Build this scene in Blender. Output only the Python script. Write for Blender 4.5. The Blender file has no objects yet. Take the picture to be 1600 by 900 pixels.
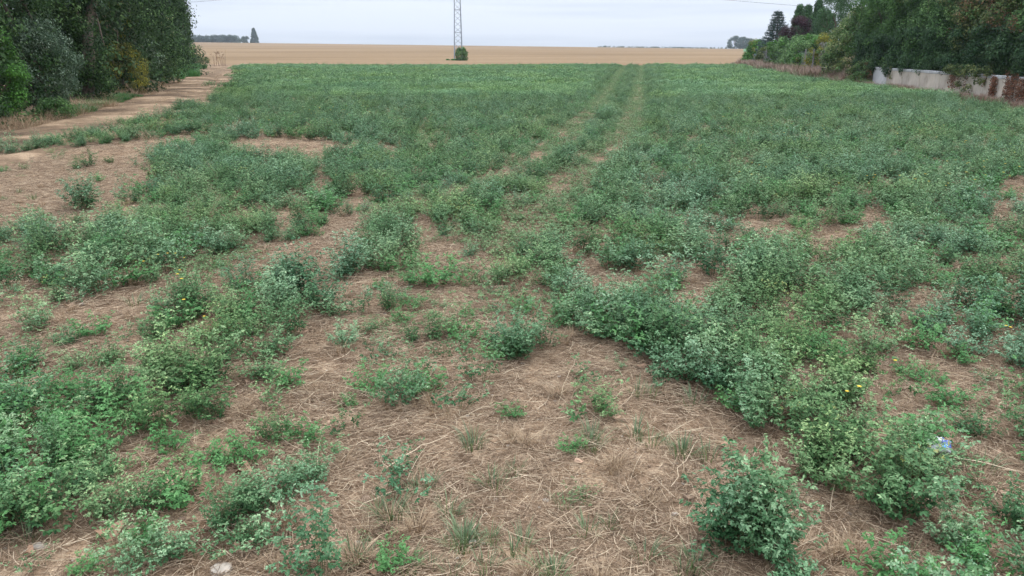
import bpy, math, random
import numpy as np
from mathutils import Vector
R = math.radians
sc = bpy.context.scene
col = sc.collection

# ------------------------------------------------------------------ camera
FPX = 1190.0; PITCH = math.atan((450 - 78) / FPX); CAMZ = 1.6
cam = bpy.data.cameras.new('camera'); co = bpy.data.objects.new('camera', cam); col.objects.link(co)
co.location = (0, 0, CAMZ); co.rotation_euler = (math.pi / 2 - PITCH, 0, 0)
cam.sensor_width = 36; cam.lens = FPX / 1600 * 36; cam.clip_start = 0.05; cam.clip_end = 6000
sc.camera = co

# ------------------------------------------------------------------ sky, sun, exposure
SUN_EL, SUN_AZ = R(54), R(28)
w = bpy.data.worlds.new('World'); sc.world = w; w.use_nodes = True
nt = w.node_tree; nt.nodes.clear()
def N(t, **k):
    n = nt.nodes.new(t)
    for a, b in k.items(): setattr(n, a, b)
    return n
def L(a, b): nt.links.new(a, b)
out = N('ShaderNodeOutputWorld'); bg = N('ShaderNodeBackground'); L(bg.outputs[0], out.inputs[0])
bg.inputs[1].default_value = 0.1
sky = N('ShaderNodeTexSky', sky_type='NISHITA', sun_disc=False, sun_elevation=SUN_EL, sun_rotation=SUN_AZ)
sky.air_density = 1.0; sky.dust_density = 3.0
tc = N('ShaderNodeTexCoord'); sep = N('ShaderNodeSeparateXYZ'); L(tc.outputs['Generated'], sep.inputs[0])
mx = N('ShaderNodeMath', operation='MAXIMUM'); L(sep.outputs[2], mx.inputs[0]); mx.inputs[1].default_value = 0
ov = N('ShaderNodeMath', operation='MULTIPLY_ADD'); L(mx.outputs[0], ov.inputs[0]); ov.inputs[1].default_value = 3.8; ov.inputs[2].default_value = 1.0
mp = N('ShaderNodeMapping'); L(tc.outputs['Generated'], mp.inputs[0]); mp.inputs['Scale'].default_value = (1.6, 1.6, 30)
nz = N('ShaderNodeTexNoise'); L(mp.outputs[0], nz.inputs[0]); nz.inputs['Scale'].default_value = 1.0; nz.inputs['Detail'].default_value = 3
rp = N('ShaderNodeValToRGB'); L(nz.outputs[0], rp.inputs[0])
rp.color_ramp.elements[0].position = 0.36; rp.color_ramp.elements[0].color = (4.3, 5.0, 6.15, 1)
rp.color_ramp.elements[1].position = 0.62; rp.color_ramp.elements[1].color = (6.4, 6.9, 7.7, 1)
vm = N('ShaderNodeVectorMath', operation='SCALE'); L(rp.outputs[0], vm.inputs[0]); L(ov.outputs[0], vm.inputs['Scale'])
mix = N('ShaderNodeMix', data_type='RGBA'); mix.inputs[0].default_value = 0.93
L(sky.outputs[0], mix.inputs[6]); L(vm.outputs[0], mix.inputs[7]); L(mix.outputs[2], bg.inputs[0])
sl = bpy.data.lights.new('sun', 'SUN'); sl.energy = 1.5; sl.angle = R(11); sl.color = (1, .95, .88)
so = bpy.data.objects.new('sun', sl); col.objects.link(so)
d = Vector((math.sin(SUN_AZ) * math.cos(SUN_EL), math.cos(SUN_AZ) * math.cos(SUN_EL), math.sin(SUN_EL)))
so.rotation_euler = (-d).to_track_quat('-Z', 'Y').to_euler(); so.location = (0, 0, 40)
vs = sc.view_settings; vs.view_transform = 'Standard'; vs.look = 'None'; vs.exposure = 0.2; vs.gamma = 1; vs.use_curve_mapping = False
sc.cycles.max_bounces = 5; sc.cycles.diffuse_bounces = 3; sc.cycles.transmission_bounces = 3

# ------------------------------------------------------------------ helpers
rng = np.random.default_rng(7); random.seed(7)
def _h(ix, iy, s):
    n = (ix.astype(np.int64) * 374761393 + iy.astype(np.int64) * 668265263 + s * 1442695041) & 0x7fffffff
    n = ((n ^ (n >> 13)) * 1274126177) & 0x7fffffff
    return ((n ^ (n >> 16)) & 0xffff) / 65535.0
def vnoise(x, y, s=0):
    x = np.asarray(x, float); y = np.asarray(y, float)
    ix = np.floor(x); iy = np.floor(y); fx = x - ix; fy = y - iy
    fx = fx * fx * (3 - 2 * fx); fy = fy * fy * (3 - 2 * fy)
    a = _h(ix, iy, s); b = _h(ix + 1, iy, s); c = _h(ix, iy + 1, s); e = _h(ix + 1, iy + 1, s)
    return (a * (1 - fx) + b * fx) * (1 - fy) + (c * (1 - fx) + e * fx) * fy
def fbm(x, y, s=0, o=3):
    t = 0; a = 1; q = 0
    for k in range(o):
        t = t + a * vnoise(np.asarray(x) * 2 ** k, np.asarray(y) * 2 ** k, s + k * 17); q += a; a *= .5
    return t / q
def sstep(a, b, x):
    t = np.clip((np.asarray(x, float) - a) / (b - a), 0, 1); return t * t * (3 - 2 * t)
def terrain(x, y):
    x = np.asarray(x, float); y = np.asarray(y, float)
    crest = 4.3 - 0.0118 * np.clip(x, -420, 260)
    t = np.clip((y - 85) / 515, 0, 1)
    up = t * (1.25 - .25 * t) * crest
    down = 1 - .75 * sstep(660, 1100, y)
    z = np.where(y > 85, up * down, 0.0)
    r = np.hypot(x, y)
    z = z + (fbm(x * 1.3, y * 1.3, 3) - .5) * .06 * (1 - sstep(15, 60, r)) + (vnoise(x * 6, y * 6, 9) - .5) * .02 * (1 - sstep(6, 14, r))
    return z
cp, sp = math.cos(PITCH), math.sin(PITCH)
def G(u, v):                                   # photo pixel -> point of the flat field
    a = (u - 800) / FPX; b = -(v - 450) / FPX
    dy = cp + b * sp; dz = -sp + b * cp
    t = CAMZ / max(1e-4, -dz); return (a * t, dy * t)
def PX(x, y, z=0.0):
    x = np.asarray(x, float); y = np.asarray(y, float); z = np.asarray(z, float) - CAMZ
    f = y * cp - z * sp; up = y * sp + z * cp
    return 800 + FPX * x / f, 450 - FPX * up / f
def inpoly(u, v, poly):
    u = np.asarray(u, float); v = np.asarray(v, float); r = np.zeros(u.shape, bool); n = len(poly)
    for i in range(n):
        x1, y1 = poly[i]; x2, y2 = poly[(i + 1) % n]
        c = ((y1 > v) != (y2 > v)) & (u < (x2 - x1) * (v - y1) / ((y2 - y1) + 1e-12) + x1)
        r ^= c
    return r
def segdist(x, y, pts):
    best = np.full(np.shape(x), 1e9)
    for (x1, y1), (x2, y2) in zip(pts[:-1], pts[1:]):
        dx, dy = x2 - x1, y2 - y1; t = np.clip(((x - x1) * dx + (y - y1) * dy) / (dx * dx + dy * dy + 1e-12), 0, 1)
        best = np.minimum(best, np.hypot(x - x1 - t * dx, y - y1 - t * dy))
    return best

def mesh_np(name, V, F, mats, mi=None, tone=None, smooth=False):
    """V (n,3); F list of (m,k) int arrays"""
    me = bpy.data.meshes.new(name); V = np.asarray(V, np.float32)
    me.vertices.add(len(V)); me.vertices.foreach_set('co', V.ravel())
    li = np.concatenate([f.ravel() for f in F]).astype(np.int32)
    tot = np.concatenate([np.full(len(f), f.shape[1]) for f in F]).astype(np.int32)
    st = np.concatenate([[0], np.cumsum(tot)[:-1]]).astype(np.int32)
    me.loops.add(len(li)); me.loops.foreach_set('vertex_index', li)
    me.polygons.add(len(tot)); me.polygons.foreach_set('loop_start', st); me.polygons.foreach_set('loop_total', tot)
    for m in mats: me.materials.append(m)
    if mi is not None: me.polygons.foreach_set('material_index', np.asarray(mi, np.int32))
    if tone is not None:
        at = me.attributes.new('tone', 'FLOAT', 'FACE'); at.data.foreach_set('value', np.asarray(tone, np.float32))
    if smooth: me.polygons.foreach_set('use_smooth', np.ones(len(tot), bool))
    me.update(calc_edges=True); me.validate(); return me
def link(name, me, parent=None, loc=None, **props):
    o = bpy.data.objects.new(name, me); col.objects.link(o)
    if parent: o.parent = parent
    if loc is not None: o.location = loc
    for k, v in props.items(): o[k] = v
    return o
def thing(name, label, cat, loc=(0, 0, 0), group=None, rz=0):
    o = bpy.data.objects.new(name, None); col.objects.link(o); o.location = loc; o.rotation_euler = (0, 0, rz)
    o.empty_display_size = .1; o['label'] = label; o['category'] = cat
    if group: o['group'] = group
    return o
def unit(a): return a / (np.linalg.norm(a, axis=-1, keepdims=True) + 1e-9)
def rv(n): return unit(rng.normal(size=(n, 3)))

# ------------------------------------------------------------------ materials
def newmat(name):
    m = bpy.data.materials.new(name); m.use_nodes = True; t = m.node_tree; t.nodes.clear()
    o = t.nodes.new('ShaderNodeOutputMaterial'); return m, t, o
def nn(t, k, **a):
    n = t.nodes.new(k)
    for x, y in a.items(): setattr(n, x, y)
    return n
def ramp(t, src, stops):
    r = nn(t, 'ShaderNodeValToRGB'); t.links.new(src, r.inputs[0]); e = r.color_ramp.elements
    e[0].position, e[0].color = stops[0][0], (*stops[0][1], 1); e[1].position, e[1].color = stops[-1][0], (*stops[-1][1], 1)
    for p, c in stops[1:-1]:
        q = e.new(p); q.color = (*c, 1)
    return r.outputs[0]
def mixc(t, f, a, b, mode='MIX'):
    m = nn(t, 'ShaderNodeMix', data_type='RGBA', blend_type=mode)
    for s, x in ((0, f), (6, a), (7, b)):
        if isinstance(x, (int, float)): m.inputs[s].default_value = x
        elif isinstance(x, tuple): m.inputs[s].default_value = (*x, 1)
        else: t.links.new(x, m.inputs[s])
    return m.outputs[2]
def math_(t, op, a, b, c=None):
    m = nn(t, 'ShaderNodeMath', operation=op)
    for i, x in enumerate((a, b, c)):
        if x is None: continue
        if isinstance(x, (int, float)): m.inputs[i].default_value = x
        else: t.links.new(x, m.inputs[i])
    return m.outputs[0]
def noise_(t, vec, scale, detail=4, rough=.5):
    n = nn(t, 'ShaderNodeTexNoise'); n.inputs['Scale'].default_value = scale; n.inputs['Detail'].default_value = detail
    n.inputs['Roughness'].default_value = rough
    if vec is not None: t.links.new(vec, n.inputs['Vector'])
    return n.outputs[0]
def leafmat(name, stops, rough=.55, trans=.25, big=None, spec=.35, objvar=.3):
    """foliage: colour from per-leaf tone + plant random + slow field noise"""
    m, t, o = newmat(name)
    at = nn(t, 'ShaderNodeAttribute', attribute_name='tone'); oi = nn(t, 'ShaderNodeObjectInfo'); ge = nn(t, 'ShaderNodeNewGeometry')
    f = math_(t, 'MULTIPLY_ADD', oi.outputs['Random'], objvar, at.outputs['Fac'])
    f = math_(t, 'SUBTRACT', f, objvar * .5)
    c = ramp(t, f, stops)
    if big:
        nf = noise_(t, ge.outputs['Position'], big[0], 3)
        r = nn(t, 'ShaderNodeMapRange'); t.links.new(nf, r.inputs[0]); r.inputs[1].default_value = .38; r.inputs[2].default_value = .66
        c = mixc(t, r.outputs[0], c, big[1], 'MULTIPLY')
    c = mixc(t, math_(t, 'MULTIPLY', ge.outputs['Backfacing'], .35), c, (.12, .17, .11))
    p = nn(t, 'ShaderNodeBsdfPrincipled'); t.links.new(c, p.inputs['Base Color']); p.inputs['Roughness'].default_value = rough
    p.inputs['Specular IOR Level'].default_value = spec
    tr = nn(t, 'ShaderNodeBsdfTranslucent'); t.links.new(mixc(t, .5, c, (.3, .42, .08), 'MULTIPLY') if False else c, tr.inputs[0])
    ms = nn(t, 'ShaderNodeMixShader'); ms.inputs[0].default_value = trans
    t.links.new(p.outputs[0], ms.inputs[1]); t.links.new(tr.outputs[0], ms.inputs[2]); t.links.new(ms.outputs[0], o.inputs[0])
    return m
def simple(name, colr, rough=.8, var=.25, scale=8, spec=.3, bump=0, metal=0):
    m, t, o = newmat(name); tcn = nn(t, 'ShaderNodeTexCoord')
    n = noise_(t, tcn.outputs['Object'], scale, 5, .6)
    a = tuple(x * (1 - var) for x in colr); b = tuple(min(1, x * (1 + var)) for x in colr)
    c = ramp(t, n, [(.3, a), (.7, b)])
    p = nn(t, 'ShaderNodeBsdfPrincipled'); t.links.new(c, p.inputs['Base Color']); p.inputs['Roughness'].default_value = rough
    p.inputs['Specular IOR Level'].default_value = spec; p.inputs['Metallic'].default_value = metal
    if bump:
        bn = nn(t, 'ShaderNodeBump'); bn.inputs['Strength'].default_value = bump; bn.inputs['Distance'].default_value = .02
        t.links.new(n, bn.inputs['Height']); t.links.new(bn.outputs[0], p.inputs['Normal'])
    t.links.new(p.outputs[0], o.inputs[0]); return m

M_ALF = leafmat('alfalfa_leaf', [(0, (.016, .055, .020)), (.3, (.052, .138, .056)), (.68, (.155, .268, .148)), (1, (.34, .47, .29))], trans=.1, big=(.9, (1.12, 1.0, .62)), spec=.16, rough=.6, objvar=.4)  # steep dark-to-pale ramp; its low end paints extra shade on lower leaves
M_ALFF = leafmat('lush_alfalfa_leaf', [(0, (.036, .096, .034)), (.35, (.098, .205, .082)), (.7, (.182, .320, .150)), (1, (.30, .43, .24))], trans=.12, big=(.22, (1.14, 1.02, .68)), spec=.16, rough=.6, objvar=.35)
M_ALFG = leafmat('fresh_green_leaf', [(0, (.04, .13, .03)), (.5, (.085, .23, .065)), (1, (.18, .36, .12))], trans=.25, spec=.25)
M_ALFY = leafmat('yellowing_leaf', [(0, (.12, .17, .05)), (.5, (.26, .30, .08)), (1, (.48, .42, .12))], trans=.3)
M_STEM = simple('green_stem', (.12, .15, .06), .7, .4, 30)
M_TRACKW = leafmat('short_weed_leaf', [(0, (.06, .12, .035)), (.5, (.13, .215, .075)), (1, (.25, .33, .14))], trans=.3)

def straw_mat(name, stops):
    m, t, o = newmat(name); at = nn(t, 'ShaderNodeAttribute', attribute_name='tone')
    c = ramp(t, at.outputs['Fac'], stops)
    p = nn(t, 'ShaderNodeBsdfPrincipled'); t.links.new(c, p.inputs['Base Color']); p.inputs['Roughness'].default_value = .7
    p.inputs['Specular IOR Level'].default_value = .25
    t.links.new(p.outputs[0], o.inputs[0]); return m
M_STRAW = straw_mat('dry_straw', [(0, (.07, .042, .024)), (.35, (.20, .13, .08)), (.65, (.48, .345, .225)), (1, (.80, .65, .45))])
M_DRYG = straw_mat('dry_grass', [(0, (.14, .09, .055)), (.5, (.34, .235, .14)), (1, (.58, .44, .28))])

def soil_mat():
    m, t, o = newmat('soil_with_litter'); ge = nn(t, 'ShaderNodeNewGeometry'); P = ge.outputs['Position']
    n1 = noise_(t, P, 1.1, 4, .6); n2 = noise_(t, P, 16, 6, .7); n3 = noise_(t, P, 75, 5, .75)
    c1 = ramp(t, n2, [(.3, (.12, .076, .045)), (.5, (.33, .228, .145)), (.7, (.54, .41, .28))])
    c2 = ramp(t, n2, [(.3, (.17, .108, .062)), (.5, (.31, .212, .132)), (.7, (.45, .332, .215))])
    r1 = nn(t, 'ShaderNodeMapRange'); t.links.new(n1, r1.inputs[0]); r1.inputs[1].default_value = .45; r1.inputs[2].default_value = .62
    # paler trodden ground away to the left
    sx = nn(t, 'ShaderNodeSeparateXYZ'); t.links.new(P, sx.inputs[0])
    g = math_(t, 'ADD', math_(t, 'MULTIPLY', sx.outputs[0], -.22), math_(t, 'MULTIPLY', sx.outputs[1], .02))
    gl = math_(t, 'MAXIMUM', math_(t, 'MINIMUM', math_(t, 'SUBTRACT', g, .5), 1.0), 0.0)
    f = math_(t, 'MAXIMUM', r1.outputs[0], gl)
    c = mixc(t, f, c1, c2)
    sp_ = ramp(t, n3, [(.35, (.5, .48, .46)), (.5, (1, 1, 1)), (.68, (1.5, 1.5, 1.5))])
    c = mixc(t, .8, c, sp_, 'MULTIPLY')
    n4 = noise_(t, P, 4.3, 3, .6); c = mixc(t, .9, c, ramp(t, n4, [(.33, (.50, .44, .40)), (.5, (1, 1, 1)), (.68, (1.25, 1.22, 1.18))]), 'MULTIPLY')
    vo = nn(t, 'ShaderNodeTexVoronoi'); vo.inputs['Scale'].default_value = 22; t.links.new(P, vo.inputs['Vector'])
    st = math_(t, 'LESS_THAN', vo.outputs['Distance'], .13)
    st = math_(t, 'MULTIPLY', st, math_(t, 'GREATER_THAN', noise_(t, P, 3.1, 2), .56))
    c = mixc(t, st, c, (.50, .44, .36))
    p = nn(t, 'ShaderNodeBsdfPrincipled'); t.links.new(c, p.inputs['Base Color']); p.inputs['Roughness'].default_value = .95
    p.inputs['Specular IOR Level'].default_value = .1
    b = nn(t, 'ShaderNodeBump'); b.inputs['Strength'].default_value = .9; b.inputs['Distance'].default_value = .02
    t.links.new(math_(t, 'ADD', n2, math_(t, 'MULTIPLY', n3, .5)), b.inputs['Height']); t.links.new(b.outputs[0], p.inputs['Normal'])
    t.links.new(p.outputs[0], o.inputs[0]); return m
def field_mat(name, a, b, c3, stripe=.25):
    m, t, o = newmat(name); ge = nn(t, 'ShaderNodeNewGeometry'); P = ge.outputs['Position']
    mpn = nn(t, 'ShaderNodeMapping'); t.links.new(P, mpn.inputs[0]); mpn.inputs['Rotation'].default_value = (0, 0, R(9)); mpn.inputs['Scale'].default_value = (.007, .022, 1)
    n1 = noise_(t, mpn.outputs[0], 1.6, 5, .6); n2 = noise_(t, P, .9, 5, .7)
    c = ramp(t, n1, [(.3, a), (.5, b), (.7, c3)])
    c = mixc(t, .5, c, ramp(t, n2, [(.3, (.75, .73, .72)), (.7, (1.2, 1.2, 1.2))]), 'MULTIPLY')
    p = nn(t, 'ShaderNodeBsdfPrincipled'); t.links.new(c, p.inputs['Base Color']); p.inputs['Roughness'].default_value = .95; p.inputs['Specular IOR Level'].default_value = .05
    t.links.new(p.outputs[0], o.inputs[0]); return m
M_SOIL = soil_mat()
M_STUB = field_mat('stubble', (.148, .095, .050), (.20, .134, .074), (.255, .178, .104))
M_MEAD = field_mat('far_meadow', (.08, .16, .08), (.10, .19, .10), (.13, .21, .11))
def track_mat():
    m, t, o = newmat('trodden_dirt'); ge = nn(t, 'ShaderNodeNewGeometry'); P = ge.outputs['Position']
    n1 = noise_(t, P, .55, 5, .65); n2 = noise_(t, P, 9, 6, .75)
    c = ramp(t, n1, [(.38, (.095, .066, .043)), (.5, (.20, .136, .086)), (.62, (.35, .248, .158))])
    c = mixc(t, .85, c, ramp(t, n2, [(.3, (.55, .52, .5)), (.5, (1, 1, 1)), (.7, (1.35, 1.3, 1.25))]), 'MULTIPLY')
    p = nn(t, 'ShaderNodeBsdfPrincipled'); t.links.new(c, p.inputs['Base Color']); p.inputs['Roughness'].default_value = .95; p.inputs['Specular IOR Level'].default_value = .05
    b = nn(t, 'ShaderNodeBump'); b.inputs['Strength'].default_value = .8; b.inputs['Distance'].default_value = .06
    t.links.new(n2, b.inputs['Height']); t.links.new(b.outputs[0], p.inputs['Normal'])
    t.links.new(p.outputs[0], o.inputs[0]); return m
M_TRACK = track_mat()

# ------------------------------------------------------------------ ground sheets
def axis(a, b, near, step, grow):
    p = [0.0]; s = step
    while p[-1] < b:
        if p[-1] > near: s *= grow
        p.append(p[-1] + s)
    p[-1] = b; q = [0.0]; s = step
    while q[-1] < -a:
        if q[-1] > near: s *= grow
        q.append(q[-1] + s)
    q[-1] = -a
    return np.array([-v for v in q[:0:-1]] + p)
def sheet(name, xs, ys, mat, dz=0, warp=None, **props):
    X, Y = np.meshgrid(xs, ys)
    if warp: X, Y = warp(X, Y)
    Z = terrain(X, Y) + dz; V = np.stack([X, Y, Z], -1).reshape(-1, 3); nx, ny = len(xs), len(ys)
    i = (np.arange(ny - 1)[:, None] * nx + np.arange(nx - 1)[None]).ravel()
    F = np.stack([i, i + 1, i + 1 + nx, i + nx], 1)
    return link(name, mesh_np(name, V, [F], [mat], smooth=True), kind='structure', **props)
sheet('ground', axis(-1500, 1500, 7, .07, 1.06), axis(-60, 1700, 9, .07, 1.06), M_SOIL)
CROP_END = 80.0
def stubwarp(X, Y):
    return X, Y + np.where(Y < 82.2, (fbm(X * .25, X * 0, 5) - .5) * 1.2, 0)
sheet('stubble_field', np.linspace(-420, 300, 145), np.concatenate([[81, 82, 84, 88], np.linspace(92, 640, 90)]), M_STUB, .03, stubwarp)
def mwarp(X, Y): return X + Y * .29, Y
sheet('far_meadow', np.linspace(0, 120, 24), np.linspace(215, 600, 30), M_MEAD, .08, mwarp)
TR = [G(-900, 480), G(-300, 292), G(60, 212), G(180, 180), G(258, 151), G(306, 127), G(332, 111), G(340, 101.5)]
def track_sheet():
    P = np.array(TR); seg = np.r_[0, np.cumsum(np.hypot(*np.diff(P, axis=0).T))]; s = np.linspace(0, seg[-1], 160)
    cx = np.interp(s, seg, P[:, 0]); cy = np.interp(s, seg, P[:, 1])
    k = np.ones(9) / 9; cx[4:-4] = np.convolve(cx, k, 'valid'); cy[4:-4] = np.convolve(cy, k, 'valid')
    tx, ty = np.gradient(cx), np.gradient(cy); l = np.hypot(tx, ty); nx, ny = -ty / l, tx / l
    q = np.linspace(-1, 1, 21); wd = 1.75 + s[:, None] * .016
    e = 1 + (fbm(s[:, None] * .7 + np.sign(q) * 40, q * 0, 11) - .5) * .7
    X = cx[:, None] + nx[:, None] * q * wd * e; Y = cy[:, None] + ny[:, None] * q * wd * e
    rut = -.05 * (np.exp(-((q - .5) / .16) ** 2) + np.exp(-((q + .5) / .16) ** 2))
    Z = terrain(X, Y) + .065 * (1 - q ** 8) + rut * 1.0 - .004
    V = np.stack([X, Y, Z], -1).reshape(-1, 3); i = (np.arange(159)[:, None] * 21 + np.arange(20)[None]).ravel()
    link('dirt_track', mesh_np('dirt_track', V, [np.stack([i, i + 1, i + 22, i + 21], 1)], [M_TRACK], smooth=True), kind='structure')
track_sheet()

# ------------------------------------------------------------------ plant prototypes
def leaflets(B, A, Nn, ln, wd, six=True):
    """B base pts, A unit axis, Nn unit normal; returns V, F"""
    S = unit(np.cross(A, Nn)); Nn = np.cross(S, A); n = len(B); ln = np.asarray(ln)[:, None]; wd = np.asarray(wd)[:, None]
    if six:
        V = np.stack([B, B + A * ln * .38 + S * wd * .46 + Nn * wd * .16, B + A * ln * .8 + S * wd * .40 + Nn * wd * .10,
                      B + A * ln - Nn * ln * .06, B + A * ln * .8 - S * wd * .40 + Nn * wd * .10, B + A * ln * .38 - S * wd * .46 + Nn * wd * .16], 1).reshape(-1, 3)
        k = np.arange(n)[:, None] * 6
        F = np.stack([k + [[0, 1, 2, 3]], k + [[0, 3, 4, 5]]], 1).reshape(-1, 4)
    else:
        V = np.stack([B, B + A * ln * .55 + S * wd * .5 + Nn * wd * .12, B + A * ln, B + A * ln * .55 - S * wd * .5 + Nn * wd * .12], 1).reshape(-1, 3)
        k = np.arange(n)[:, None] * 4
        F = np.stack([k + [[0, 1, 2]], k + [[0, 2, 3]]], 1).reshape(-1, 3)
    return V, F
def ribbons(pts, wd, cross=False):
    """pts (n,s,3) centre lines -> thin 3-sided tubes"""
    n, s, _ = pts.shape; T = unit(np.gradient(pts, axis=1)); up = np.broadcast_to(rv(n)[:, None], pts.shape)
    S = unit(np.cross(T, up)); U = np.cross(S, T); taper = np.linspace(1, .5, s)[None, :, None]
    w3 = np.asarray(wd)[:, None, None] * taper
    ring = [pts + (S * math.cos(a) + U * math.sin(a)) * w3 for a in (0, 2.094, 4.189)]
    V = np.stack(ring, 2).reshape(-1, 3)
    k = (np.arange(n)[:, None, None] * s * 3 + np.arange(s - 1)[None, :, None] * 3 + np.arange(3)[None, None])
    k2 = (np.arange(n)[:, None, None] * s * 3 + np.arange(s - 1)[None, :, None] * 3 + (np.arange(3)[None, None] + 1) % 3)
    F = np.stack([k, k2, k2 + 3, k + 3], -1).reshape(-1, 4); return V, F
def plant_arrays(nst, H, spread, nodes, llen, six=True, sub=3, up=.5, lean=0):
    """returns stems(V,F) leaves(V,F,tone)"""
    az = rng.uniform(0, 2 * np.pi, nst); rr = np.sqrt(rng.uniform(0, 1, nst)); hh = H * rng.uniform(.5, 1.14, nst) * (1 - .25 * rr ** 2)
    s = 6; t = np.linspace(0, 1, s)[None, :, None]
    dirs = np.stack([np.cos(az), np.sin(az), 0 * az], 1)
    base = dirs * (rr * spread * .35)[:, None]
    pts = base[:, None] + dirs[:, None] * (rr * spread * .75)[:, None, None] * t ** 1.3 + np.array([0, 0, 1.0]) * hh[:, None, None] * (t - .12 * t * t * rr[:, None, None])
    pts += rng.normal(size=pts.shape) * .012 * t; pts[:, :, :2] += (rng.normal(0, .022, (nst, 1, 2)) * t ** 2); pts[:, :, 0] += lean * t[..., 0] ** 1.5
    SV, SF = ribbons(pts, np.full(nst, .0013))
    # nodes
    k = rng.uniform(.12, 1.0, (nst, nodes)) ** .75; k[:, -3:] = rng.uniform(.93, 1.0, (nst, 3))
    f = k * (s - 1); i0 = np.clip(f.astype(int), 0, s - 2); fr = (f - i0)[..., None]
    ar = np.arange(nst)[:, None]; P = pts[ar, i0] * (1 - fr) + pts[ar, i0 + 1] * fr
    P = P.reshape(-1, 3); kk = k.reshape(-1); n = len(P)
    a = rng.uniform(0, 2 * np.pi, n); od = np.stack([np.cos(a), np.sin(a), rng.uniform(.0, .9, n)], 1); od = unit(od)
    pet = rng.uniform(.012, .045, n) * (1 - .45 * kk); C = P + od * pet[:, None]
    nrm = unit(np.array([0, 0, 1.0]) * rng.uniform(.5, 1.3, n)[:, None] + od * .35 + rv(n) * .45)
    ax = unit(od - nrm * (od * nrm).sum(1, keepdims=True)); side = np.cross(nrm, ax)
    Vs, Fs, Ts = [], [], []; off = 0
    for j, th in enumerate(np.linspace(-1.15, 1.15, sub)):
        A = unit(ax * math.cos(th) + side * math.sin(th) + rv(n) * .18); ln = llen * rng.uniform(.65, 1.15, n) * (1.05 - .35 * kk)
        V, F = leaflets(C, A, nrm, ln, ln * rng.uniform(.42, .62, n), six)
        Vs.append(V); Fs.append(F + off); off += len(V); tn = np.clip(.25 + .35 * kk ** 2 + rng.normal(0, .13, n), 0, 1); Ts.append(np.repeat(tn, 2))  # paler toward stem tips: young growth, plus light and shade put into the tone
    return (SV, SF), (np.concatenate(Vs), np.concatenate(Fs), np.concatenate(Ts))
def joined(name, st, lv, m1, m2):
    V = np.concatenate([st[0], lv[0]]); n = len(st[0]); F = [st[1], lv[1] + n]
    mi = np.r_[np.zeros(len(st[1])), np.ones(len(lv[1]))]; tn = np.r_[np.full(len(st[1]), .5), lv[2]]
    return mesh_np(name, V, F, [m1, m2], mi, tn)
protos = {}
def proto_set(key, n, matleaf, **kw):
    c = bpy.data.collections.new('src_' + key); L_ = []
    for i in range(n):
        k2 = {a: (b() if callable(b) else b) for a, b in kw.items()}
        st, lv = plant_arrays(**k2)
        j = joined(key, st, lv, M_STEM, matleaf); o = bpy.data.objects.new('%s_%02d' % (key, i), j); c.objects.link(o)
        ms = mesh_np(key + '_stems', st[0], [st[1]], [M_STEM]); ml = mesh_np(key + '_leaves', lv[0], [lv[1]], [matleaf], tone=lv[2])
        L_.append((ms, ml))
    protos[key] = (c, L_)
U = lambda a, b: (lambda: rng.uniform(a, b))
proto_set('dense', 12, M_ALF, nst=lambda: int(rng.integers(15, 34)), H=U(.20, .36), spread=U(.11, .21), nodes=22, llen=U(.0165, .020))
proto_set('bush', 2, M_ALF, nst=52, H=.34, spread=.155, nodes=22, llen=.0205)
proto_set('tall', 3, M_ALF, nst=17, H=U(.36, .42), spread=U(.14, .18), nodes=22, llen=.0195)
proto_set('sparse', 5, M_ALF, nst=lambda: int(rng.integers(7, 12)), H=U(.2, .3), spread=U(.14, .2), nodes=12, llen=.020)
proto_set('green', 3, M_ALFG, nst=22, H=U(.2, .28), spread=.16, nodes=16, llen=.022)
proto_set('yellow', 2, M_ALFY, nst=6, H=.28, spread=.1, nodes=8, llen=.018)
proto_set('low', 5, M_TRACKW, nst=14, H=U(.07, .12), spread=U(.14, .2), nodes=9, llen=.016)
def patch_set(key, n, mat, size, count, H, ll):
    c = bpy.data.collections.new('src_' + key)
    for i in range(n):
        m = count; cx = rng.uniform(-size, size, (26, 2)); ch = rng.uniform(.55, 1.05, 26) * H; q = rng.integers(0, 26, m)
        a = rng.uniform(0, 6.283, m); r = np.sqrt(rng.uniform(0, 1, m)) * .24; h = ch[q] * (1 - (r / .24) ** 2 * .55) * rng.uniform(.3, 1, m) ** .6
        B = np.stack([cx[q, 0] + r * np.cos(a), cx[q, 1] + r * np.sin(a), h], 1)
        A = unit(np.stack([np.cos(a), np.sin(a), rng.uniform(-.2, .9, m)], 1) + rv(m) * .6); Nn = unit(np.array([0, 0, 1.0]) + rv(m) * .7)
        ln = ll * rng.uniform(.6, 1.2, m); V, F = leaflets(B, A, Nn, ln, ln * .55, False)
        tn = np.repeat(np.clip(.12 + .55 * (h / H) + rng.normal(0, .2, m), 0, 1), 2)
        c.objects.link(bpy.data.objects.new('%s_%02d' % (key, i), mesh_np(key, V, [F], [mat], tone=tn)))
    protos[key] = (c, None)
patch_set('patch', 6, M_ALFF, .5, 4600, .33, .030)
patch_set('farpatch', 5, M_ALFF, .9, 5200, .33, .05)

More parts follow.
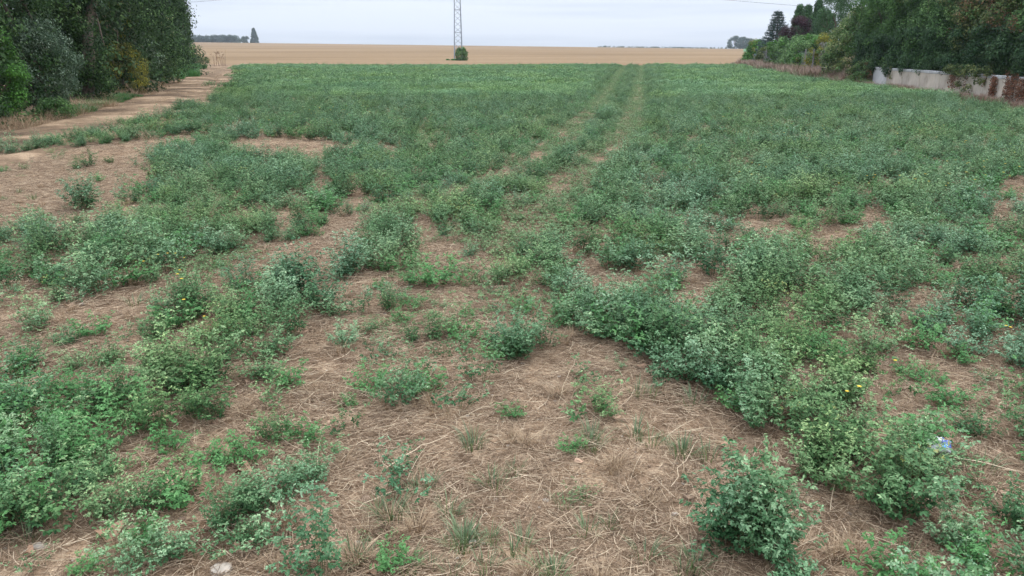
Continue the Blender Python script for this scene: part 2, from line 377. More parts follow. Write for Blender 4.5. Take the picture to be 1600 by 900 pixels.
def scatter(name, coll, P, rz, scl, idx, tilt=None, **props):
    n = len(P); me = bpy.data.meshes.new(name); me.vertices.add(n); me.vertices.foreach_set('co', np.asarray(P, np.float32).ravel())
    rot = np.zeros((n, 3), np.float32); rot[:, 2] = rz
    if tilt is not None: rot[:, :2] = tilt
    a = me.attributes.new('rot', 'FLOAT_VECTOR', 'POINT'); a.data.foreach_set('vector', rot.ravel())
    a = me.attributes.new('scl', 'FLOAT', 'POINT'); a.data.foreach_set('value', np.asarray(scl, np.float32))
    a = me.attributes.new('idx', 'INT', 'POINT'); a.data.foreach_set('value', np.asarray(idx, np.int32))
    o = link(name, me, kind='stuff', **props)
    g = bpy.data.node_groups.new(name, 'GeometryNodeTree')
    g.interface.new_socket('Geometry', in_out='INPUT', socket_type='NodeSocketGeometry'); g.interface.new_socket('Geometry', in_out='OUTPUT', socket_type='NodeSocketGeometry')
    gi = g.nodes.new('NodeGroupInput'); go = g.nodes.new('NodeGroupOutput'); ip = g.nodes.new('GeometryNodeInstanceOnPoints')
    ci = g.nodes.new('GeometryNodeCollectionInfo'); ci.inputs[0].default_value = coll; ci.inputs['Separate Children'].default_value = True; ci.inputs['Reset Children'].default_value = True
    def na(nm, ty):
        x = g.nodes.new('GeometryNodeInputNamedAttribute'); x.data_type = ty; x.inputs[0].default_value = nm; return x.outputs[0]
    g.links.new(gi.outputs[0], ip.inputs['Points']); g.links.new(ci.outputs[0], ip.inputs['Instance']); ip.inputs['Pick Instance'].default_value = True
    g.links.new(na('idx', 'INT'), ip.inputs['Instance Index']); g.links.new(na('rot', 'FLOAT_VECTOR'), ip.inputs['Rotation']); g.links.new(na('scl', 'FLOAT'), ip.inputs['Scale'])
    g.links.new(ip.outputs[0], go.inputs[0]); md = o.modifiers.new('scatter', 'NODES'); md.node_group = g
    return o

# ------------------------------------------------------------------ where the crop grows
LEFT_EDGE = [G(*p) for p in ((-300, 262), (30, 236), (120, 216), (230, 190), (290, 170), (345, 153), (372, 130), (384, 112), (388, 101.5))]
RIGHT_EDGE = [G(*p) for p in ((1750, 190), (1600, 168), (1370, 137), (1290, 124), (1165, 101.2))]
T_L = [G(*p) for p in ((977, 101.5), (940, 160), (895, 208), (835, 258), (760, 292), (620, 335), (560, 350), (510, 390), (400, 425))]
T_R = [G(*p) for p in ((1003, 101.5), (993, 175), (965, 230), (880, 300), (800, 370), (740, 420))]
BARE = [  # outlines of open ground, photo coordinates of where they lie on the field
    [(-300, 258), (30, 241), (100, 233), (220, 222), (310, 212), (340, 216), (300, 228), (250, 240), (232, 262), (255, 275), (240, 296), (205, 322), (160, 335), (110, 350), (60, 362), (0, 368), (-300, 380)],
    [(365, 221), (430, 217), (500, 222), (560, 230), (540, 250), (500, 254), (420, 252), (360, 240)],
    [(98, 380), (122, 372), (128, 400), (118, 430), (100, 425)],
    [(530, 362), (470, 390), (395, 396), (300, 414), (250, 445), (285, 478), (400, 456), (470, 440), (525, 412)],
    [(-100, 492), (60, 492), (150, 478), (235, 470), (262, 480), (235, 520), (206, 590), (170, 612), (90, 622), (-100, 645)],
    [(497, 370), (552, 362), (552, 400), (522, 440), (560, 452), (640, 445), (662, 402), (634, 362), (668, 348), (692, 374), (757, 390), (765, 445), (775, 474), (860, 484), (860, 530), (935, 532), (975, 562), (1015, 577), (1032, 615), (1090, 620), (1112, 650), (1150, 672), (1190, 692), (1238, 700), (1247, 735), (1290, 790), (1340, 785), (1385, 808), (1392, 845), (1415, 885), (1440, 1300),
     (-900, 1300), (-400, 872), (50, 860), (102, 828), (125, 785), (172, 740), (200, 722), (300, 724), (400, 745), (405, 722), (332, 695), (350, 605), (400, 602), (420, 642), (470, 652), (508, 640), (500, 600), (445, 560), (505, 505), (500, 450)],
    [(518, 318), (560, 314), (632, 318), (636, 345), (600, 352), (522, 350)],
    [(474, 302), (490, 300), (492, 330), (476, 332)], [(424, 350), (446, 346), (450, 382), (428, 385)],
    [(315, 478), (340, 474), (344, 520), (316, 522)],
    [(903, 358), (945, 356), (950, 388), (905, 392)], [(982, 356), (1000, 354), (1002, 376), (984, 378)], [(1108, 398), (1145, 396), (1150, 455), (1115, 462)],
    [(1022, 360), (1040, 358), (1042, 380), (1024, 382)],
    [(1190, 348), (1240, 346), (1250, 400), (1195, 404)], [(1262, 344), (1405, 340), (1410, 384), (1265, 388)], [(1520, 283), (1700, 278), (1700, 372), (1530, 368)], [(815, 252), (860, 240), (862, 268), (805, 280)], [(868, 206), (925, 190), (905, 222), (862, 228)], [(966, 178), (1004, 172), (1002, 205), (962, 212)], [(935, 232), (978, 226), (970, 250), (925, 256)], [(640, 296), (672, 294), (672, 318), (640, 320)],
    [(1372, 280), (1392, 280), (1392, 300), (1374, 300)], [(1330, 368), (1364, 366), (1366, 398), (1332, 400)], [(1466, 418), (1504, 416), (1508, 446), (1470, 448)],
    [(1210, 492), (1262, 490), (1266, 540), (1214, 542)], [(1350, 556), (1400, 545), (1482, 540), (1494, 600), (1440, 672), (1365, 700), (1335, 660), (1372, 606)],
    [(1474, 482), (1510, 480), (1514, 516), (1478, 518)], [(1385, 488), (1430, 486), (1434, 536), (1390, 538)], [(1295, 545), (1330, 543), (1332, 575), (1298, 578)],
    [(1450, 712), (1570, 700), (1640, 740), (1640, 815), (1535, 822), (1465, 805), (1430, 752)], [(1540, 560), (1600, 565), (1600, 600), (1550, 596)],
]
BAND = [(880, 520), (930, 528), (975, 556), (1012, 571), (1030, 608), (1088, 612), (1110, 642), (1150, 665), (1188, 685), (1236, 692), (1248, 728), (1293, 782), (1340, 778), (1385, 800), (1410, 880), (1440, 960), (1530, 960), (1450, 800), (1410, 700), (1310, 620), (1200, 560), (1000, 490), (880, 480)]
MIX = [([(590, 450), (860, 445), (860, 530), (780, 600), (560, 605), (505, 520)], .62), ([(1340, 600), (1500, 560), (1600, 620), (1440, 700)], .42), ([(1450, 800), (1640, 820), (1700, 960), (1480, 960)], .6), ([(180, 700), (400, 700), (420, 800), (280, 890), (180, 870)], .34), ([(850, 560), (970, 600), (960, 680), (840, 680)], .08)]
def side(x, y, line, sgn):
    """x beyond the polyline x(y) on side sgn"""
    ys = np.array([p[1] for p in line]); xs = np.array([p[0] for p in line]); o = np.argsort(ys)
    return sgn * (x - np.interp(y, ys[o], xs[o]))
def crop_ok(x, y):
    """0 = bare .. 1 = full"""
    u, v = PX(x, y); wob = (fbm(x * 2.2, y * 2.2, 31) - .5)
    d = np.ones(np.shape(x))
    uu, vv = u + wob * 26 * np.clip((v - 90) / 350, 0, 1), v + (fbm(x * 2.2, y * 2.2, 51) - .5) * 22 * np.clip((v - 90) / 350, 0, 1)
    for k, p in enumerate(BARE): d[inpoly(uu, vv, p)] = 0 if k < 6 else .25
    th = fbm(x * 1.6, y * 1.6, 77)
    d *= np.where(th < .27, .2, 1.0)
    d = np.where((u < 210) & (v > 640) & (d > 0), 1.1, d)
    d[inpoly(u, v, BAND)] = 1.15
    for p, q in MIX: d = np.where(inpoly(u, v, p) & (d < q), q, d)
    le = side(x, y, LEFT_EDGE, 1); ri = side(x, y, RIGHT_EDGE, -1)
    r = np.hypot(x, y)
    d *= np.where(le > wob * 1.2 * np.clip(r / 20, .3, 2), 1, 0); d *= np.where(ri > .9, 1, 0)
    # thinner close to the trodden left side, beyond the bare area
    d *= np.where((le < 4.5) & (v < 215) & (v > 112) & (fbm(x * .8, y * .8, 15) < .47 - .03 * le), .05, 1)
    d *= (y < CROP_END + wob + (fbm(x * .18, x * 0 + 3, 19) - .6) * 7)
    return d
def tracks(x, y): return np.minimum(segdist(x, y, T_L), segdist(x, y, T_R))

def jgrid(y0, y1, step, margin=1.2):
    out_ = []
    y = y0
    while y < y1:
        half = y * .70 + margin + .3; xs = np.arange(-half, half, step)
        xs = xs + rng.uniform(-.45, .45, len(xs)) * step; out_.append(np.stack([xs, y + rng.uniform(-.45, .45, len(xs)) * step], 1)); y += step
    return np.concatenate(out_)

# --- near zone: single plants
near = np.r_[jgrid(1.55, 13.0, .198), jgrid(13.0, 26.0, .235)]
dn = crop_ok(near[:, 0], near[:, 1]); tk = tracks(near[:, 0], near[:, 1])
cl = fbm(near[:, 0] * 2.3, near[:, 1] * 2.3, 123, 2); nu, nv = PX(near[:, 0], near[:, 1])
keep = (rng.uniform(0, 1, len(near)) < dn * np.where((cl < .37) & (nv < 600), .42, .97)) & (tk > np.where(near[:, 1] > 12, .24, .17))
near = near[keep]
xt = jgrid(1.75, 5.2, .23); xu, xv = PX(xt[:, 0], xt[:, 1]); near = np.r_[near, xt[inpoly(xu, xv, BAND) | ((xu < 215) & (xv > 640) & (crop_ok(xt[:, 0], xt[:, 1]) > .5))]]; tk = tracks(near[:, 0], near[:, 1])
HAND = [  # u, v of the foot, kind, size, label (isolated plants one can point at)
    (1157, 842, 'bush', 1.0, 'big bushy alfalfa plant standing alone on straw in the right foreground, its left stem cluster'),
    (1196, 860, 'bush', 1.0, 'big bushy alfalfa plant standing alone on straw in the right foreground, its middle part'),
    (1228, 892, 'dense', .75, 'lower right outgrowth of the lone alfalfa bush in the right foreground'),
    (498, 893, 'tall', .98, 'tall loose blue green alfalfa plant at the bottom edge left of centre'),
    (428, 850, 'sparse', .85, 'wispy alfalfa shoot leaning left beside the tall plant at the bottom edge'),
    (622, 774, 'sparse', 1.0, 'small thin alfalfa plant alone on the straw, left of the bottom centre'),
    (640, 735, 'sparse', .75, 'short alfalfa sprig just behind the thin lone plant left of the bottom centre'),
    (905, 652, 'sparse', 1.15, 'open stemmed alfalfa plant alone in the bare centre, with soil seen through it'),
    (945, 650, 'dense', .62, 'low bushy alfalfa plant joined to the open stemmed one in the bare centre'),
    (915, 596, 'sparse', .8, 'small pale alfalfa sprig behind the lone plant in the bare centre'),
    (890, 706, 'green', .38, 'little bright green weed below the lone plant in the bare centre'),
    (800, 655, 'green', .45, 'little yellow green weed on the straw at the middle of the photo bottom half'),
    (688, 448, 'green', 1.15, 'bright fresh green bushy plant on the bare patch above the centre left'),
    (545, 434, 'bush', .95, 'round dark alfalfa clump at the left rim of the upper bare patch'),
    (812, 562, 'bush', .9, 'full alfalfa bush jutting into the bare centre, front one of three'),
    (782, 545, 'dense', .85, 'alfalfa bush left of the jutting one in the centre, second of three'),
    (846, 545, 'tall', .8, 'alfalfa bush with upright stems right of the jutting one in the centre'),
    (712, 640, 'sparse', .95, 'thin tall alfalfa plant with dark foot left of the bare centre'),
    (745, 602, 'sparse', 1.0, 'airy pale alfalfa plant behind the thin tall one left of the bare centre'),
    (620, 628, 'dense', .72, 'spreading low alfalfa plant in the central bare ground, left half of a pair'),
    (662, 617, 'green', .75, 'greener low plant forming the right half of the pair in the central bare ground'),
    (545, 632, 'green', .35, 'tiny green seedling left of the spreading pair on the central bare ground'),
    (535, 672, 'sparse', .75, 'small creeping alfalfa plant below the tiny seedling left of centre'),
    (600, 568, 'sparse', .8, 'pale sparse alfalfa plant on bare ground left of the picture centre'),
    (540, 542, 'dense', .72, 'low alfalfa clump right beside the left central band'),
    (522, 500, 'dense', .8, 'alfalfa clump at the tip of the left central band'),
    (562, 495, 'sparse', .9, 'loose alfalfa plant right of the tip of the left central band'),
    (608, 490, 'dense', .68, 'small round alfalfa clump below the bright green plant, left one'),
    (648, 486, 'green', .7, 'small greener clump below the bright green plant, right one'),
    (682, 532, 'dense', .62, 'flat spreading alfalfa mat above the picture centre, left half'),
    (728, 536, 'green', .72, 'flat spreading greener mat above the picture centre, right half'),
    (770, 480, 'low', 1.6, 'low yellowish green weed mat at the foot of the wheel track'),
    (820, 470, 'low', 1.6, 'low weed mat right of the one at the foot of the wheel track'),
    (572, 398, 'dense', 1.0, 'alfalfa bush at the left of the large clump over the upper bare patch'), (606, 380, 'bush', .95, 'tallest alfalfa bush in the middle of the clump over the upper bare patch'), (640, 400, 'dense', 1.0, 'alfalfa bush at the right of the clump over the upper bare patch'), (590, 425, 'dense', .8, 'alfalfa bush at the front foot of the clump over the upper bare patch'), (632, 428, 'green', .8, 'greener bush at the front right foot of the clump'), (470, 470, 'bush', 1.15, 'high blue green alfalfa bush at the top of the left central band'), (440, 455, 'dense', 1.0, 'alfalfa bush left of the high blue green one'),
    (735, 405, 'dense', .55, 'small dark clump at the upper rim of the bare patch'),
    (122, 778, 'dense', .72, 'blue green alfalfa clump right of the big lower left mass'),
    (176, 802, 'dense', .75, 'low alfalfa clump on the straw lower left, left of two touching'),
    (232, 795, 'dense', .7, 'low alfalfa clump on the straw lower left, right of two touching'),
    (300, 785, 'green', .85, 'fresh bright green plant with large leaves in the lower left'),
    (166, 838, 'sparse', .7, 'alfalfa sprig in front of the two touching clumps lower left'),
    (216, 848, 'green', .55, 'bright tipped small plant beside a brown dead leaf lower left'),
    (226, 890, 'dense', .62, 'low alfalfa plant on straw near the bottom edge lower left'),
    (268, 872, 'dense', .55, 'alfalfa plant trailing right of the low one near the bottom edge'),
    (315, 868, 'sparse', .6, 'trailing alfalfa shoot near the bottom edge, nearest of three in a line'),
    (350, 860, 'sparse', .6, 'trailing alfalfa shoot near the bottom edge, middle of three in a line'),
    (386, 846, 'dense', .5, 'trailing alfalfa shoot near the bottom edge, last of three in a line'),
    (348, 826, 'dense', .6, 'alfalfa plant on straw right of the fresh bright green plant'),
    (392, 800, 'dense', .65, 'alfalfa plant joining the left band to the straw near the bottom'),
    (424, 790, 'dense', .75, 'dark foot of the band of plants ending left of the tall bottom plant'),
    (452, 762, 'dense', .75, 'alfalfa plant in the band rising right above the tall bottom plant'),
    (482, 750, 'dense', .65, 'alfalfa plant with bright tips in the band above the tall bottom plant'),
    (508, 706, 'sparse', .65, 'thin upper end of the band above the tall bottom plant'),
    (162, 742, 'dense', .7, 'alfalfa plant between the lower left mass and the straw gap'),
    (425, 688, 'dense', .62, 'low green plant below the left central band'), (470, 690, 'green', .6, 'small fresh plant below the left central band'),
    (385, 722, 'green', .65, 'plant with fresh leaves above the brown straw lower left'),
    (62, 893, 'sparse', .45, 'small grey green seedling on the straw at the bottom left corner'),
    (140, 890, 'green', .4, 'small bright green seedling on the straw near the bottom left'),
    (60, 512, 'dense', .8, 'round alfalfa bush on the reddish bare strip at the left edge'),
    (105, 535, 'dense', .6, 'flat alfalfa plant in the row crossing the bare strip at left'), (145, 522, 'green', .68, 'fresh green plant in the row crossing the bare strip at left'),
    (12, 597, 'green', .85, 'bushy green plant at the left edge halfway down'), (46, 578, 'dense', .7, 'alfalfa plant right behind the bushy green one at the left edge'),
    (20, 550, 'low', 1.7, 'low straggling plant at the left edge on bare earth'), (75, 622, 'green', .68, 'loose green plant between two bare strips at left'),
    (118, 577, 'dense', .6, 'low dark oval alfalfa clump between two bare strips at left'), (168, 567, 'dense', .75, 'blue green alfalfa clump right of the low dark oval one'),
    (205, 530, 'sparse', .8, 'thin plant at the start of the left central band'), (330, 600, 'dense', .8, 'alfalfa plant above the small bare hollow left of centre'),
    (130, 330, 'bush', 1.25, 'tall upright alfalfa bush alone on the pale ground at left'),
    (122, 266, 'dense', .7, 'small low bush on the far pale ground at left, left of two touching'), (142, 262, 'dense', .95, 'small dark bush on the far pale ground at left, right of two touching'),
    (172, 256, 'dense', .6, 'small pale bush on the far bare ground right of the dark pair'), (215, 262, 'sparse', .9, 'faint small plant on the bare ground at left near the crop'),
    (242, 258, 'dense', 1.3, 'tall dark bush at the corner of the crop by the bare ground'), (225, 307, 'green', 1.1, 'green bush on the bare ground before the crop, rear one'),
    (237, 322, 'green', .8, 'green bush on the bare ground before the crop, front one'), (262, 320, 'dense', .75, 'darker bush on the bare ground right of the green pair'),
    (1400, 622, 'sparse', .8, 'thin alfalfa plant in the straw hollow on the right'), (1480, 640, 'green', .7, 'yellowish green plant at the right rim of the straw hollow'),
    (1590, 822, 'dense', .85, 'alfalfa plant at the lower right edge of the photo'), (1530, 880, 'green', .8, 'fresh green plant with upright leaves in the lower right corner'),
    (1492, 850, 'dense', .7, 'alfalfa clump left of the fresh green plant in the lower right corner'),
]
sz = rng.uniform(.68, 1.15, len(near)) * (.68 + .6 * fbm(near[:, 0] * 1.3, near[:, 1] * 1.3, 91)) * np.where(tk < .4, .7, 1)
kinds = rng.choice(['dense', 'tall', 'sparse', 'green', 'yellow'], len(near), p=[.64, .10, .12, .12, .02])
nu, nv = PX(near[:, 0], near[:, 1]); mxm = np.zeros(len(near), bool)
for p_, q_ in MIX: mxm |= inpoly(nu, nv, p_)
kinds[mxm] = rng.choice(['sparse', 'green', 'dense'], int(mxm.sum()), p=[.5, .22, .28]); sz[mxm] *= .68
gm = (nu < 215) & (nv > 600) & (rng.uniform(0, 1, len(near)) < .4); kinds[gm] = 'green'
items = [(near[i, 0], near[i, 1], kinds[i], float(sz[i]), None) for i in range(len(near))]
hand_xy = [G(h[0], h[1]) for h in HAND]
items = [it for it in items if all((it[0] - hx) ** 2 + (it[1] - hy) ** 2 > .012 for hx, hy in hand_xy)]
items.sort(key=lambda a: math.hypot(a[0], a[1]))
def visible(x, y, m=70):
    u, v = PX(x, y); u2, v2 = PX(x, y, .35); return (-m < u < 1600 + m) and (v2 < 905)
vis = [it for it in items if visible(it[0], it[1])]
NIND = 290 - len(HAND); single = set(id(i) for i in vis[:NIND]); rest = [it for it in items if id(it) not in single]
REG = [
    (lambda u, v: u < 215 and v > 655, 'leafy green alfalfa plant in the dense mass at the lower left edge', 'alfalfa plants of the lower left mass'),
    (lambda u, v: u < 520 and v > 500, 'blue green alfalfa plant in the thick band left of the bare centre', 'alfalfa plants of the left central band'),
    (lambda u, v: u < 560, 'alfalfa plant in the far left stand behind the bare earth strip', 'alfalfa plants behind the left earth strip'),
    (lambda u, v: u > 1380 and v > 690, 'alfalfa plant around the straw patch in the lower right corner', 'alfalfa plants of the lower right corner'),
    (lambda u, v: u > 1190 and v > 540, 'alfalfa plant in the right foreground thicket beside the litter', 'alfalfa plants of the right thicket'),
    (lambda u, v: v > 540, 'alfalfa plant in the dense band edging the bare centre on its right', 'alfalfa plants edging the bare centre'),
    (lambda u, v: u > 1100, 'alfalfa plant in the middle distance stand on the right side', 'alfalfa plants of the right stand'),
    (lambda u, v: True, 'alfalfa plant in the stand just above the bare centre', 'alfalfa plants above the bare centre'),
]
first = {}
def put_plant(x, y, kind, s, label, group):
    c, lst = protos[kind]; ms, ml = lst[random.randrange(len(lst))]
    nm = 'weed' if kind in ('low',) else 'alfalfa_plant'
    e = thing(nm, label, 'plant', (x, y, float(terrain(x, y)) - .006), group, random.uniform(0, 6.28))
    e.rotation_euler[0] = random.uniform(-.09, .09); e.rotation_euler[1] = random.uniform(-.09, .09); e.scale = (s * random.uniform(.92, 1.08), s * random.uniform(.92, 1.08), s * random.uniform(.9, 1.1))
    link('stems', ms, e); lf = link('leaves', ml, e); lf['kind'] = 'stuff'
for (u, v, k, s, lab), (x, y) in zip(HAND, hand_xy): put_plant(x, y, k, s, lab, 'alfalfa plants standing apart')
KW = {'dense': 'bushy', 'tall': 'upright', 'sparse': 'thin', 'green': 'fresh green', 'yellow': 'yellowing', 'low': 'low'}
regs = {}
for it in vis[:NIND]:
    u, v = PX(it[0], it[1])
    for k, (f, lab, grp) in enumerate(REG):
        if f(u, v): regs.setdefault(k, []).append((float(u), float(v), it)); break
SH = ['in the dense mass at the lower left edge', 'in the band left of the bare centre', 'behind the left earth strip', 'by the lower right straw patch', 'in the right thicket around the packet', 'in the band edging the bare centre', 'in the middle distance stand at right', 'in the stand above the bare centre']
for k, L_ in regs.items():
    us = sorted(a[0] for a in L_); vs_ = sorted(a[1] for a in L_); n = len(L_)
    for u, v, it in L_:
        cu = ('left', 'middle', 'right')[min(2, us.index(u) * 3 // n)]; cv = ('rear', 'centre', 'front')[min(2, vs_.index(v) * 3 // n)]
        put_plant(it[0], it[1], it[2], it[3], '%s alfalfa plant %s, %s %s' % (KW[it[2]], SH[k], cv, cu), REG[k][2])

# --- the rest of the crop: one mass per kind of growth
allc = bpy.data.collections.new('src_crop'); order = []
for k in ('dense', 'bush', 'tall', 'sparse', 'green', 'yellow', 'low', 'patch', 'farpatch'):
    for o in protos[k][0].objects: order.append((k, o))
for i, (k, o) in enumerate(order): o.name = 'p%03d' % i; allc.objects.link(o)
idxof = {}
for i, (k, o) in enumerate(order): idxof.setdefault(k, []).append(i)
P, S_, I_ = [], [], []
for it in rest: P.append((it[0], it[1])); S_.append(it[3]); I_.append(random.choice(idxof[it[2]]))
mid = jgrid(25.9, 34, .46); far = jgrid(34, CROP_END + .5, .92)
for arr, kk, q in ((mid, 'patch', .15), (far, 'farpatch', .12)):
    dn = crop_ok(arr[:, 0], arr[:, 1]); tk = tracks(arr[:, 0], arr[:, 1]); rr = np.hypot(arr[:, 0], arr[:, 1])
    ok = (rng.uniform(0, 1, len(arr)) < dn * .97) & (tk > np.where(rr < 34, .8, 1.2))
    for (x, y) in arr[ok]: P.append((x, y)); S_.append(random.uniform(.5, 1.12) * (.62 + .7 * float(fbm(x * .6, y * .6, 4)))); I_.append(random.choice(idxof[kk]))
    print(kk, int(ok.sum()))
# individual bushes poking out of the mid distance canopy
ex = jgrid(26, 80, .54); dn = crop_ok(ex[:, 0], ex[:, 1]); tk = tracks(ex[:, 0], ex[:, 1]); ok = (dn > .5) & (tk > .35) & (rng.uniform(0, 1, len(ex)) < .6)
for (x, y) in ex[ok]: P.append((x, y)); S_.append(random.uniform(.9, 1.35)); I_.append(random.choice(idxof[random.choice(['dense', 'dense', 'dense', 'tall', 'green'])]))
ne = jgrid(26, 80, .34, .5); tk = tracks(ne[:, 0], ne[:, 1]); dn = crop_ok(ne[:, 0], ne[:, 1]); ok = (dn > .4) & (tk > np.where(ne[:, 1] > 38, .09, .15)) & (tk < np.where(ne[:, 1] > 33, 1.3, .95))
for (x, y) in ne[ok]: P.append((x, y)); kq = float(segdist(np.array([x]), np.array([y]), T_L)[0]); kq = min(kq, float(segdist(np.array([x]), np.array([y]), T_R)[0])); S_.append(random.uniform(.7, 1.1) * (.62 if kq < .36 else 1)); I_.append(random.choice(idxof['green' if (kq < .36 and random.random() < .5) else 'dense']))
# low growth in the wheel tracks and between plants
lw = jgrid(1.9, 80, .25, .5)
tk = tracks(lw[:, 0], lw[:, 1]); ok = (tk < np.where(lw[:, 1] > 25, .42, .50)) & (fbm(lw[:, 0] * 1.1, lw[:, 1] * 1.1, 61) > np.where(lw[:, 1] > 22, .10, .36)) & (lw[:, 1] > 4.6)
for (x, y) in lw[ok]: P.append((x, y)); S_.append(random.uniform(.9, 1.6)); I_.append(random.choice(idxof['low']))
sp2 = rng.uniform(0, 1, len(lw)) < np.where(crop_ok(lw[:, 0], lw[:, 1]) > .1, .34, .08); ok = sp2 & (lw[:, 1] < 24) & (side(lw[:, 0], lw[:, 1], LEFT_EDGE, 1) > 0)
for (x, y) in lw[ok]: P.append((x, y)); S_.append(random.uniform(.35, .8)); I_.append(random.choice(idxof[random.choice(['sparse', 'low', 'low', 'green'])] ))
P = np.array(P); P3 = np.c_[P, terrain(P[:, 0], P[:, 1])]
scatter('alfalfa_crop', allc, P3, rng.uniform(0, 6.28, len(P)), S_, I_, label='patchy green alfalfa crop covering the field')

# ------------------------------------------------------------------ straw litter, grass, stones, flowers
def straw_proto(n, cnt, half, lmin, lmax, wmin, wmax, lift, mat, key):
    c = bpy.data.collections.new('src_' + key)
    for i in range(n):
        a = rng.normal(0, 1.0, cnt) + rng.uniform(0, 3.14); ln = rng.uniform(lmin, lmax, cnt) * rng.uniform(.4, 1, cnt); s = 5; t = np.linspace(-.5, .5, s)[None, :]
        cx = rng.uniform(-half, half, cnt)[:, None]; cy = rng.uniform(-half, half, cnt)[:, None]
        bend = rng.normal(0, .13, cnt)[:, None]; ca, sa = np.cos(a)[:, None], np.sin(a)[:, None]
        X = cx + ln[:, None] * (t * ca - bend * (t * t) * sa * 2); Y = cy + ln[:, None] * (t * sa + bend * t * t * ca * 2)
        Z = rng.uniform(.001, lift, cnt)[:, None] + np.abs(rng.normal(0, .10, cnt))[:, None] * (t + .5) * ln[:, None] * rng.integers(0, 2, cnt)[:, None] + .004
        V, F = ribbons(np.stack([X, Y, Z], -1), rng.uniform(wmin, wmax, cnt)); tn = np.repeat(np.clip(rng.beta(1.8, 1.9, cnt), 0, 1), (s - 1) * 3)
        c.objects.link(bpy.data.objects.new('%s_%02d' % (key, i), mesh_np(key, V, [F], [mat], tone=tn)))
    return c
cs = straw_proto(9, 640, .30, .02, .17, .0005, .0012, .014, M_STRAW, 'straw')
g = jgrid(1.7, 11.5, .26, .4); g = g[rng.uniform(0, 1, len(g)) < .85 + .15 * (g[:, 1] < 6)]
g = g[side(g[:, 0], g[:, 1], LEFT_EDGE, 1) > -6]
g2 = jgrid(11.5, 23, .40, .4); g2 = g2[(side(g2[:, 0], g2[:, 1], LEFT_EDGE, 1) > -5)]; g = np.r_[g, g2]
scatter('straw_litter', cs, np.c_[g, terrain(g[:, 0], g[:, 1])], rng.uniform(0, 6.28, len(g)), rng.uniform(.8, 1.25, len(g)), rng.integers(0, 9, len(g)), label='dry straw and dead stems lying on the soil')
def blades_proto(n, cnt, H, W, rad, mat, key, flop=.5):
    c = bpy.data.collections.new('src_' + key)
    for i in range(n):
        a = rng.uniform(0, 6.28, cnt); s = 5; t = np.linspace(0, 1, s)[None, :]; h = H * rng.uniform(.5, 1.1, cnt)[:, None]; r0 = rad * np.sqrt(rng.uniform(0, 1, cnt))[:, None]
        fl = flop * rng.uniform(.2, 1.3, cnt)[:, None]; ca, sa = np.cos(a)[:, None], np.sin(a)[:, None]
        X = ca * (r0 + h * fl * t ** 1.8); Y = sa * (r0 + h * fl * t ** 1.8); Z = h * (t - .35 * fl * t ** 3)
        Pm = np.stack([X, Y, Z], -1); wv = W * rng.uniform(.7, 1.2, cnt)[:, None, None] * (1 - t[..., None] ** 2 * .95) * .5
        S = np.stack([-sa + 0 * t, ca + 0 * t, 0 * X], -1); V = np.stack([Pm - S * wv, Pm + S * wv], 2).reshape(-1, 3)
        k = np.arange(cnt)[:, None] * s * 2 + np.arange(s - 1)[None] * 2; k = k.ravel(); F = np.stack([k, k + 1, k + 3, k + 2], 1)
        tn = np.repeat(np.clip(rng.normal(.5, .2, cnt), 0, 1), s - 1)
        c.objects.link(bpy.data.objects.new('%s_%02d' % (key, i), mesh_np(key, V, [F], [mat], tone=tn)))
    return c
M_GRASS = leafmat('grass_blade', [(0, (.06, .10, .035)), (.5, (.14, .19, .07)), (1, (.28, .32, .14))], trans=.2)
cg = blades_proto(5, 26, .10, .005, .05, M_GRASS, 'grassblades', .8)
cd = blades_proto(4, 60, .11, .0025, .035, M_DRYG, 'drytuft', 1.0)
spots = [G(*p) for p in ((640, 815), (700, 838), (722, 842), (745, 838), (765, 840), (690, 800), (610, 800), (820, 860), (850, 880), (880, 890), (640, 880), (1085, 720), (1040, 700), (1010, 690), (1030, 880), (700, 880), (720, 700), (790, 760), (810, 740), (905, 690), (915, 700), (925, 690), (560, 870), (1000, 620), (1100, 880), (890, 780), (930, 820), (660, 765))]
gg = []
for x, y in spots:
    for k in range(2): gg.append((x + random.gauss(0, .04), y + random.gauss(0, .03)))
gg += [tuple(p) for p in jgrid(1.8, 9, .5)[::3]]
gg = np.array(gg)
scatter('green_grass', cg, np.c_[gg, terrain(gg[:, 0], gg[:, 1])], rng.uniform(0, 6.28, len(gg)), rng.uniform(.5, 1.1, len(gg)), rng.integers(0, 5, len(gg)), label='short green grass blades growing through the straw')
dspots = [G(*p) for p in ((620, 818), (650, 830), (880, 535), (890, 530), (700, 655), (660, 632), (600, 640), (1480, 560), (1450, 580), (560, 880), (440, 890), (800, 700), (870, 620), (1370, 640), (1350, 860), (1330, 880), (960, 740), (1000, 790), (1530, 730), (1500, 740))]
dd = []
for x, y in dspots:
    for k in range(3): dd.append((x + random.gauss(0, .04), y + random.gauss(0, .03)))
dd += [tuple(p) for p in jgrid(1.8, 9, .42)]
dd = np.array(dd)
scatter('dry_grass', cd, np.c_[dd, terrain(dd[:, 0], dd[:, 1])], rng.uniform(0, 6.28, len(dd)), rng.uniform(.4, 1.0, len(dd)), rng.integers(0, 4, len(dd)), label='dry tan grass tufts on the bare soil')

